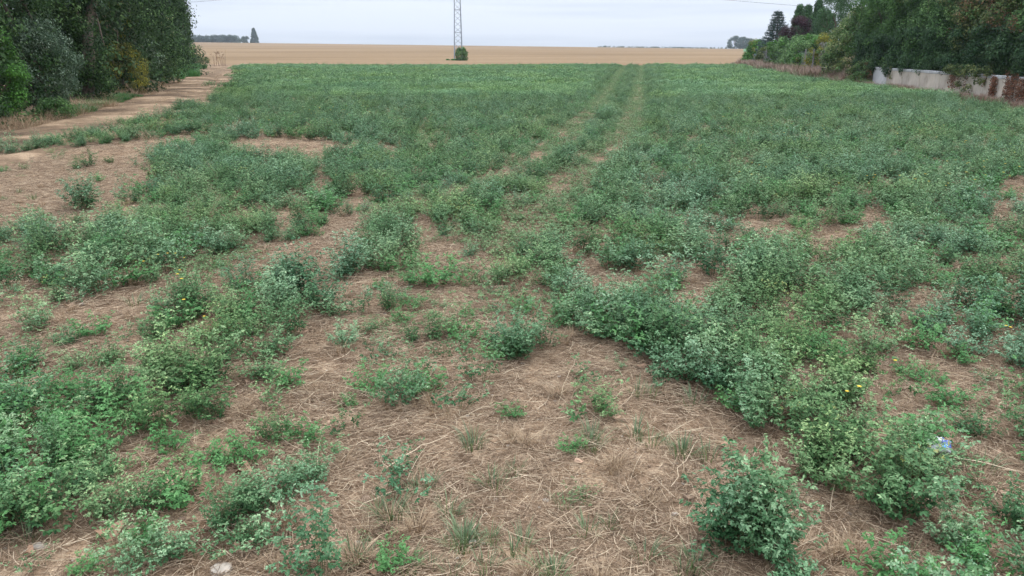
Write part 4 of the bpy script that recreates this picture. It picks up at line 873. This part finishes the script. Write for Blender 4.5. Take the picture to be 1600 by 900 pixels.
# wall
M_WALL = simple('weathered_render', (.40, .345, .285), .9, .16, 2.2, bump=.5); M_COPE = simple('grey_concrete', (.34, .335, .33), .9, .18, 4, bump=.4); M_BRICK = simple('red_brick', (.26, .105, .06), .9, .35, 6, bump=.5)
M_MORT = simple('mortar', (.36, .31, .26), .95, .15, 9)
_t = M_WALL.node_tree; _p = [n for n in _t.nodes if n.type == 'BSDF_PRINCIPLED'][0]; _src = _p.inputs['Base Color'].links[0].from_socket
_tc = nn(_t, 'ShaderNodeTexCoord'); _m = nn(_t, 'ShaderNodeMapping'); _m.inputs['Scale'].default_value = (2.6, 2.6, 1.1); _t.links.new(_tc.outputs['Object'], _m.inputs[0])
_t.links.new(mixc(_t, .8, _src, ramp(_t, noise_(_t, _m.outputs[0], 1.3, 4, .65), [(.3, (.55, .52, .48)), (.48, (1, 1, 1)), (.7, (1.15, 1.13, 1.1))]), 'MULTIPLY'), _p.inputs['Base Color'])
M_WALLG = simple('grey_render', (.40, .39, .385), .9, .12, 3, bump=.4)
def boxmesh(name, lx, ly, lz, mat, bev=.012):
    import bmesh
    bm = bmesh.new(); bmesh.ops.create_cube(bm, size=1); bmesh.ops.scale(bm, vec=(lx, ly, lz), verts=bm.verts); bmesh.ops.bevel(bm, geom=bm.edges[:], offset=bev, segments=1, affect='EDGES')
    me = bpy.data.meshes.new(name); bm.to_mesh(me); bm.free(); me.materials.append(mat); return me
ax_, ay_ = RE(1362, .15); bx_, by_ = RE(1700, .15); WL = math.hypot(bx_ - ax_, by_ - ay_); ang = math.atan2(by_ - ay_, bx_ - ax_)
wall = thing('garden_wall', 'low weathered beige garden wall at the foot of the tall hedge', 'wall', (ax_, ay_, float(terrain(ax_, ay_)) - .02), rz=ang)
nseg = 9; sl_ = WL / nseg
# column fractions: where along the wall photo column u falls
def walls_at(u): x, y = RE(u, .15); return math.hypot(x - ax_, y - ay_)
brick_from = WL
Ht = .86
for i in range(nseg):
    a0, a1 = i * sl_, (i + 1) * sl_
    if a0 >= brick_from: continue
    a1 = min(a1, brick_from); grey = i == 0
    o = link('wall_panel', boxmesh('wall_panel', a1 - a0 - .016, .2, Ht - .1 + .02 * (i % 2), M_WALLG if grey else M_WALL), wall, ((a0 + a1) / 2, 0, (Ht - .1) / 2))
    if grey: o['label'] = 'grey painted end panel'
k = 0
for a in np.arange(0, brick_from - .4, .98):
    o = link('coping_slab', boxmesh('coping_slab', .965, .225, .10, M_COPE), wall, (a + .49, 0, Ht - .05 + random.uniform(-.005, .005))); o.rotation_euler = (0, random.uniform(-.01, .01), 0)
vis_end = min(WL, walls_at(1640))
# ivy over the wall
C = []
for s0, s1, n, hi, lo in ((walls_at(1488), walls_at(1560), 34, 1.08, .85), (walls_at(1505), walls_at(1552), 14, 1.0, .3)):
    for k in range(n): C.append((random.uniform(max(s0, 0), s1), -.14 - random.uniform(0, .1), random.uniform(lo, hi)))
C = np.array(C); V, F, tn = clumps_to_leaves(C, rng.uniform(.07, .16, len(C)), 50, .06, .8); me = mesh_np('ivy', V, [F], [T_OLIVE], tone=tn)
iv = thing('wall_ivy', 'dark creeper with dry stems spilling over the garden wall', 'climber', wall.location, rz=ang); link('foliage', me, iv)['kind'] = 'stuff'
C = []
for k in range(32):
    px = random.uniform(walls_at(1558), vis_end) if k < 25 else random.uniform(walls_at(1495), walls_at(1558)); top = random.uniform(.7, 1.0); bot = random.uniform(0, .35) if k < 25 else random.uniform(.3, .6)
    for zz in np.arange(bot, top, .055): C.append((px + random.gauss(0, .05), -.13 - random.uniform(0, .05), zz))
C = np.array(C); V, F, tn = clumps_to_leaves(C, rng.uniform(.04, .09, len(C)), 16, .05, .6)
iv = thing('red_creeper', 'rusty red dry creeper clinging to the wall near the right edge', 'climber', wall.location, rz=ang); link('foliage', mesh_np('rc', V, [F], [T_REDIVY], tone=tn), iv)['kind'] = 'stuff'
C = np.array([(random.uniform(walls_at(1372), walls_at(1400)), -.15, random.uniform(.3, 1.0)) for k in range(9)]); V, F, tn = clumps_to_leaves(C, rng.uniform(.04, .1, len(C)), 26, .06, .7)
iv = thing('small_creeper', 'small thin creeper on the pale left part of the garden wall', 'climber', wall.location, rz=ang); link('foliage', mesh_np('scr', V, [F], [T_OLIVE], tone=tn), iv)['kind'] = 'stuff'
# tall hedge: one shrub after another
HG = 'tall overgrown hedge shrubs behind the garden wall'
hed = [(1690, 5.5, T_HEDGE, 'hedge shrub beyond the right edge of the photo'), (1640, 5.4, T_HEDGE, 'hedge shrub cut by the right edge of the photo'), (1592, 5.3, T_HEDGE, 'dark hedge shrub at the right edge above the red bricks'), (1550, 5.2, T_HEDGE, 'hedge shrub with olive top left of the rightmost dark one'),
       (1512, 5.0, T_OLIVE, 'hedge shrub with rust brown top near the right edge'), (1478, 4.9, T_OLIVE, 'hedge shrub with yellow brown patches above the ivy'), (1445, 5.0, T_HEDGE, 'dense green hedge shrub above the middle of the wall'), (1415, 5.0, T_HEDGE, 'tall green hedge shrub above the beige wall'),
       (1388, 4.9, T_HEDGE, 'green hedge shrub above the grey wall end'), (1362, 4.7, T_GREEN, 'lighter green hedge shrub at the wall end'), (1341, 4.3, T_GREEN, 'green hedge shrub right of the cream flowering climber')]
for i, (u, h, m, lab) in enumerate(hed):
    x, y = RE(u, 1.35); ex = [(T_HEDGE, .5, 0, .5, 'dark_foliage')]
    if i in (3, 4, 5): ex = [(T_BROWN, .42, .4, .85, 'browned_foliage'), (T_HEDGE, .6, 0, 1, 'dark_foliage')]
    if i in (6, 2): ex = [(T_BROWN, .07, .2, .6, 'browned_foliage'), (T_OLIVE, .2, .5, 1, 'olive_foliage')]
    if i in (8, 9): ex = [(T_CREAM, .10, .5, 1, 'yellowish_foliage'), (T_HEDGE, .4, 0, .7, 'dark_foliage')]
    plant_tree('hedge_shrub', lab, 'hedge', x, y, h, 2.7, z0=.75, shape='column', mat=m, n=150, per=190, ls=.085, crad=(.22, .46), trunk=.1, group=HG, extra=ex, solid=.4, D=2.4, droop=.2)
    x, y = RE(u, .75); plant_tree('drooping_conifer', 'dark drooping conifer skirt under the ' + lab.split(' shrub')[0].replace('hedge', 'hedge') + [' beyond the right edge', ' cut by the right edge', ' above the red bricks', ' with the olive top', ' with the rust brown top', ' with yellow brown patches', ' above the wall middle', ' above the beige wall', ' above the grey wall end', ' at the wall end', ' by the cream climber'][i], 'hedge', x, y, 2.35, 2.4, z0=.62, shape='column', mat=T_DEEP, n=75, per=170, ls=.10, wr=.3, crad=(.2, .36), trunk=.08, group='dark drooping lower hedge growth', D=1.1, droop=1.4, trunkpart=False)
x, y = RE(1330, 1.2); plant_tree('hedge_shrub', 'leaf green hedge shrub filling the corner behind the flowering climber', 'hedge', x, y, 4.2, 3.2, z0=.1, shape='column', mat=T_GREEN, n=150, per=170, ls=.09, crad=(.25, .45), trunk=.08, group=HG, solid=.3)
x, y = RE(1318, .6); plant_tree('flowering_climber', 'cream and light green flowering climber tumbling over the left end of the hedge', 'climber', x, y, 3.6, 3.3, z0=.1, shape='dome', mat=T_CREAM, n=150, per=180, ls=.085, crad=(.2, .42), trunk=.08, extra=[(T_HEDGE, .65, 0, 1, 'green_foliage')], tone0=.45)
x, y = RE(1300, 5); plant_tree('garden_tree', 'mid green garden tree between the pine and the climber', 'tree', x, y, 5.8, 4.0, z0=.6, shape='round', mat=T_HEDGE, n=110, per=170, ls=.12, crad=(.35, .6), trunk=.12)
x, y = RE(1335, 7); plant_tree('garden_tree', 'green garden tree rising behind the hedge end below the pine', 'tree', x, y, 5.6, 4.6, z0=.5, shape='round', mat=T_GREEN, n=110, per=150, ls=.13, crad=(.4, .6), trunk=.12)
x, y = farpos(1345, 58); plant_tree('pine_tree', 'big round headed pine rising behind the hedge at the top of the photo', 'tree', x, y, 9.2, 6.4, z0=3.2, shape='round', mat=T_CONIF, n=190, per=190, ls=.15, wr=.22, crad=(.4, .75), trunk=.2, droop=-.5, tone0=.4)
x, y = farpos(1296, 62); plant_tree('garden_tree', 'smaller dark conifer left of the pine', 'tree', x, y, 5.9, 3.2, z0=.5, shape='dome', mat=T_CONIF, n=90, per=170, ls=.14, wr=.3, crad=(.3, .5), trunk=.12, droop=-.4)
# feathery cypresses
for i, (u, Y_, h, w_, lab) in enumerate(((1243, 74, 5.4, 2.2, 'feathery green cypress right behind the purple tree, left one'), (1256, 72, 5.2, 2.2, 'feathery green cypress behind the purple tree, middle one'), (1272, 70, 5.5, 2.4, 'feathery green cypress behind the purple tree, right one'), (1284, 68, 4.6, 2.6, 'grey green conifer right of the feathery cypresses'))):
    x, y = farpos(u, Y_); plant_tree('cypress_tree', lab, 'tree', x, y, h, w_, z0=.2, shape='cone' if i < 3 else 'dome', mat=T_CONIF, n=230, per=60, ls=.28, wr=.2, crad=(.1, .3), trunk=.1, droop=-1.2, group='feathery conifers in the garden')
x, y = farpos(1246, 69); plant_tree('purple_tree', 'dark purple leaved plum tree between the blue spruce and the cypresses', 'tree', x, y, 4.1, 3.2, z0=.8, shape='round', mat=T_PURP, n=100, per=170, ls=.11, crad=(.25, .45), trunk=.1)
x, y = farpos(1262, 64); plant_tree('purple_shrub', 'low reddish purple shrub at the right foot of the purple tree', 'shrub', x, y, 2.5, 2.2, z0=.2, shape='dome', mat=T_PURP, n=60, per=140, ls=.1, crad=(.2, .36), trunk=.05)
# spruce with whorls of branches
def spruce(x, y, H, Rm):
    e = thing('blue_spruce', 'conical blue grey spruce at the left end of the garden trees', 'tree', (x, y, float(terrain(x, y)))); v, f, _ = limb((0, 0, 0), (0, 0, H), .13, .02, .01, 9); link('trunk', mesh_np('trunk', v, [f], [M_BARK], smooth=True), e)
    B, A, Nn, ln, tn = [], [], [], [], []; lim = []
    nl = 22
    for l in range(nl):
        t = l / nl; z = .25 + t * (H - .3); R_ = Rm * (1 - t) ** .75 + .12; nb = int(13 - 6 * t)
        for b in range(nb):
            a = 2 * np.pi * b / nb + rng.uniform(-.25, .25) + l; Rb = R_ * rng.uniform(.8, 1.12); dv = np.array([math.cos(a), math.sin(a), 0])
            vv, ff, _ = limb((0, 0, z), dv * Rb + np.array([0, 0, z - .1 * Rb]), .02, .006, .02, 4); lim.append((vv, ff))
            m = int(60 * Rb + 30); q = rng.uniform(.15, 1, m) ** .7; zz = z - .32 * Rb * q + .30 * Rb * q ** 2.5
            p = dv * (q * Rb)[:, None] + np.c_[0 * q, 0 * q, zz] + rv(m) * np.array([.13, .13, .07]) * (1.2 - .5 * q)[:, None]
            B.append(p); A.append(unit(dv + rv(m) * .8 + np.array([0, 0, .25]))); Nn.append(unit(np.array([0, 0, 1.0]) + rv(m) * .5)); ln.append(rng.uniform(.12, .24, m)); tn.append(np.clip(.3 + .35 * q + rng.normal(0, .12, m), 0, 1))
    V, F = leaflets(np.concatenate(B), np.concatenate(A), np.concatenate(Nn), np.concatenate(ln), np.concatenate(ln) * .35, False); link('needles', mesh_np('needles', V, [F], [T_BLUE], tone=np.repeat(np.concatenate(tn), 2)), e)['kind'] = 'stuff'
    v, f = merge(lim); link('branches', mesh_np('branches', v, [f], [M_BARK]), e)['kind'] = 'stuff'
x, y = farpos(1211, 80); spruce(x, y, 5.4, 2.0)
# low shrubs along the garden edge
x, y = RE(1180, .5); plant_tree('yellow_green_shrub', 'round yellow green shrub at the far left end of the garden edge', 'shrub', x, y, 2.45, 3.0, z0=.05, shape='dome', mat=T_BRIGHT, n=90, per=130, ls=.14, crad=(.25, .45), trunk=.06, extra=[(T_YELLOW, .3, .5, 1, 'yellowish_tips')], tone0=.6)
x, y = RE(1198, .3); plant_tree('grey_green_shrub', 'greyish green shrub between the yellow green one and the clipped hedge', 'shrub', x, y, 1.8, 2.0, z0=.05, shape='dome', mat=T_OLIVE, n=60, per=120, ls=.12, crad=(.2, .36), trunk=.05)
for i, u in enumerate((1217, 1227, 1237, 1247)):
    x, y = RE(u, .7); plant_tree('clipped_shrub', ['clipped green hedge shrub, first from the left, rounded shoulder', 'clipped green hedge shrub, second from the left', 'clipped green hedge shrub, third from the left', 'clipped green hedge shrub at the right end, darkest'][i], 'hedge', x, y, [2.2, 2.45, 2.5, 2.4][i], 2.6, z0=.05, shape='box', mat=T_HEDGE if i else T_GREEN, n=110, per=120, ls=.11, crad=(.22, .36), trunk=.06, group='clipped green garden hedge', D=1.7, tone0=.6, extra=[(T_BRIGHT, .6, .75, 1, 'fresh_top_growth')])
x, y = RE(1252, .0); plant_tree('young_shrub', 'small light green shrub before the clipped hedge', 'shrub', x, y, 1.25, 1.5, z0=.02, shape='dome', mat=T_BRIGHT, n=50, per=120, ls=.09, crad=(.14, .26), trunk=.03, extra=[(T_OLIVE, .4, 0, 1, 'dull_foliage')])
x, y = RE(1270, .8); plant_tree('orange_shrub', 'yellow orange tinged shrub below the purple trees', 'shrub', x, y, 2.5, 2.3, z0=.3, shape='dome', mat=T_YELLOW, n=60, per=120, ls=.09, crad=(.18, .34), trunk=.04, extra=[(T_GREEN, .5, 0, .8, 'green_foliage')], tone0=.3)
x, y = RE(1284, .3); plant_tree('bare_creeper', 'brownish grey bare creeper on the fence left of the flowering climber', 'climber', x, y, 2.0, 1.2, z0=.2, shape='column', mat=T_GREY, n=45, per=110, ls=.10, wr=.2, crad=(.14, .28), trunk=.04)
# small white wall stub
x, y = RE(1290, .1); xs2, ys2 = RE(1280, .1); a2 = math.atan2(ys2 - y, xs2 - x)
o = link('wall_stub', boxmesh('wall_stub', 2.2, .2, .62, simple('white_wall', (.62, .60, .57), .9, .1), .02), None, (x, y, float(terrain(x, y)) + .3), label='short white wall stub showing between dry grass and the climber', category='wall'); o.rotation_euler = (0, 0, a2)
x, y = RE(1356, -.2); plant_tree('ivy_mound', 'dark ivy mound hiding the far end of the garden wall', 'shrub', x, y, .95, 1.7, z0=.02, shape='dome', mat=T_OLIVE, n=50, per=110, ls=.07, crad=(.12, .24), trunk=.02, extra=[(T_HEDGE, .5, 0, 1, 'dark_foliage'), (T_REDIVY, .15, 0, 1, 'rusty_leaves')])
# wire fence
M_WIRE = simple('galvanised_wire', (.34, .35, .36), .6, .1, metal=.5); M_POST = simple('concrete_post', (.17, .16, .15), .9, .15)
fx0, fy0 = RE(1272, -.05); fx1, fy1 = RE(1186, -.05); FL = math.hypot(fx1 - fx0, fy1 - fy0); fa = math.atan2(fy1 - fy0, fx1 - fx0)
fence = thing('wire_fence', 'grey wire mesh fence along the dry grass of the garden edge', 'fence', (fx0, fy0, float(terrain(fx0, fy0))), rz=fa)
for k in range(int(FL / 3) + 1): link('post', boxmesh('post', .09, .09, 1.65, M_POST) if k == 0 else bpy.data.meshes['post'], fence, (k * 3.0, 0, .82))
pts = []
for zc in np.arange(.08, 1.5, .10): pts.append(np.linspace((0, 0, zc), (FL, 0, zc), 5))
n_ = int(FL / .12)
V1, F1 = ribbons(np.array(pts), np.full(len(pts), .0028)); vp = np.array([np.linspace((k * .12, 0, .08), (k * .12, 0, 1.48), 5) for k in range(n_)]); V2, F2 = ribbons(vp, np.full(n_, .0028)); v, f = merge([(V1, F1), (V2, F2)])
link('wire_mesh', mesh_np('wire_mesh', v, [f], [M_WIRE]), fence)['kind'] = 'stuff'
tuft_band('dry_edge_grass', 'tall pinkish dry grass along the garden edge', [(1162, 101), (1235, 114), (1290, 126), (1345, 134)], .6, 230, cpk, .4, 1.6)
tuft_band('wall_foot_grass', 'dry and green grass at the foot of the garden wall', [(1345, 136), (1370, 138), (1490, 154), (1600, 169), (1680, 182)], .2, 120, cpk, .3, .6)

# ------------------------------------------------------------------ pylon and wires
M_STEEL = simple('galvanised_steel', (.30, .33, .37), .55, .12, 3, metal=.4)
PYx, PYy = farpos(716, 108); pz = float(terrain(PYx, PYy)); PH = 12.0
py = thing('lattice_pylon', 'slender grey steel lattice pylon standing in the stubble field', 'pylon', (PYx, PYy, pz), rz=R(8))
def hw(z): return .53 - .0185 * z
def bar(a, b, w_):
    p = np.linspace(a, b, 2)[None]; return ribbons(p, np.array([w_]))
for sx_ in (-1, 1):
    for sy_ in (-1, 1):
        v, f = bar(np.array([sx_ * hw(0), sy_ * hw(0), -.1]), np.array([sx_ * hw(PH), sy_ * hw(PH), PH]), .06); link('leg', mesh_np('leg', v, [f], [M_STEEL]), py)
z = .7; kz = 0
while z < PH - .8:
    h = .72; prs = []
    for (ax1, ay1), (ax2, ay2) in (((-1, -1), (1, -1)), ((1, -1), (1, 1)), ((1, 1), (-1, 1)), ((-1, 1), (-1, -1))):
        w0, w1 = hw(z), hw(z + h)
        prs.append(bar(np.array([ax1 * w0, ay1 * w0, z]), np.array([ax2 * w1, ay2 * w1, z + h]), .022)); prs.append(bar(np.array([ax2 * w0, ay2 * w0, z]), np.array([ax1 * w1, ay1 * w1, z + h]), .022))
    v, f = merge(prs); link('cross_brace', mesh_np('cross_brace', v, [f], [M_STEEL]), py)
    if kz % 4 == 3:
        prs = [bar(np.array([a * hw(z + h), b * hw(z + h), z + h]), np.array([c * hw(z + h), d_ * hw(z + h), z + h]), .045) for (a, b, c, d_) in ((-1, -1, 1, -1), (1, -1, 1, 1), (1, 1, -1, 1), (-1, 1, -1, -1))]
        v, f = merge(prs); link('ring_beam', mesh_np('ring_beam', v, [f], [M_STEEL]), py)
    z += h; kz += 1
for k, zz in enumerate((11.2, 11.9)):
    v, f = merge([bar(np.array([-1.5, 0, zz]), np.array([1.5, 0, zz]), .05), bar(np.array([-1.5, 0, zz]), np.array([0, 0, zz - .5]), .03), bar(np.array([1.5, 0, zz]), np.array([0, 0, zz - .5]), .03)]); link('crossarm', mesh_np('crossarm', v, [f], [M_STEEL]), py)
M_WIRE2 = simple('aluminium_wire', (.22, .24, .28), .6, .1, metal=.3)
def wire(p0, p1, sag, lab):
    t = np.linspace(0, 1, 40)[:, None]; p = np.array(p0) * (1 - t) + np.array(p1) * t; p[:, 2] -= 4 * sag * t[:, 0] * (1 - t[:, 0])
    V, F = ribbons(p[None], np.array([.028])); link('power_line', mesh_np('power_line', V, [F], [M_WIRE2]), label=lab, category='wire', group='power lines running to the pylon')
    u, v = PX(p[:, 0], p[:, 1], p[:, 2])
    print(lab[:30], [(int(a), int(b)) for a, b in zip(u, v)][::4])
wire((PYx - 1.4, PYy, pz + 11.2), (-112, 150, 10.5), 2.6, 'thin power line from the pylon to the left, over the wood')
wire((PYx + 1.4, PYy, pz + 11.2), (150, 165, 9.5), 3.0, 'lower thin power line from the pylon to the right')
wire((PYx + 1.4, PYy, pz + 11.9), (150, 160, 12.2), 3.0, 'upper thin power line from the pylon to the right')
for sx_ in (-1, 1):
    for sy_ in (-1, 1): link('footing', boxmesh('footing', .42, .42, .3, M_COPE, .02) if sx_ + sy_ == -2 else bpy.data.meshes['footing'], py, (sx_ * hw(0), sy_ * hw(0), .02))
n_ = 60; X = PYx + rng.normal(0, .55, n_); Y = PYy - .3 + rng.normal(0, .6, n_)
scatter('pylon_weeds', cng, np.c_[X, Y, terrain(X, Y)], rng.uniform(0, 6, n_), rng.uniform(.3, .8, n_), rng.integers(0, 4, n_), label='rough green weeds around the foot of the pylon')
x, y = farpos(721, 106); plant_tree('round_bush', 'round dark green bush at the foot of the pylon', 'shrub', x, y, 1.6, 1.5, z0=.0, shape='round', mat=T_HEDGE, n=60, per=130, ls=.12, crad=(.2, .36), trunk=.05)

# ------------------------------------------------------------------ haze
hm, ht, ho = newmat('thin_haze'); pv = nn(ht, 'ShaderNodeVolumePrincipled'); pv.inputs['Color'].default_value = (.86, .92, 1, 1); pv.inputs['Density'].default_value = .00022; pv.inputs['Anisotropy'].default_value = .2
ht.links.new(pv.outputs[0], ho.inputs['Volume'])
hb = boxmesh('haze', 3200, 1900, 70, hm, .001); o = link('haze', hb, None, (0, 800, 30), kind='stuff')
for v_ in hb.vertices: pass
sc.cycles.volume_bounces = 0
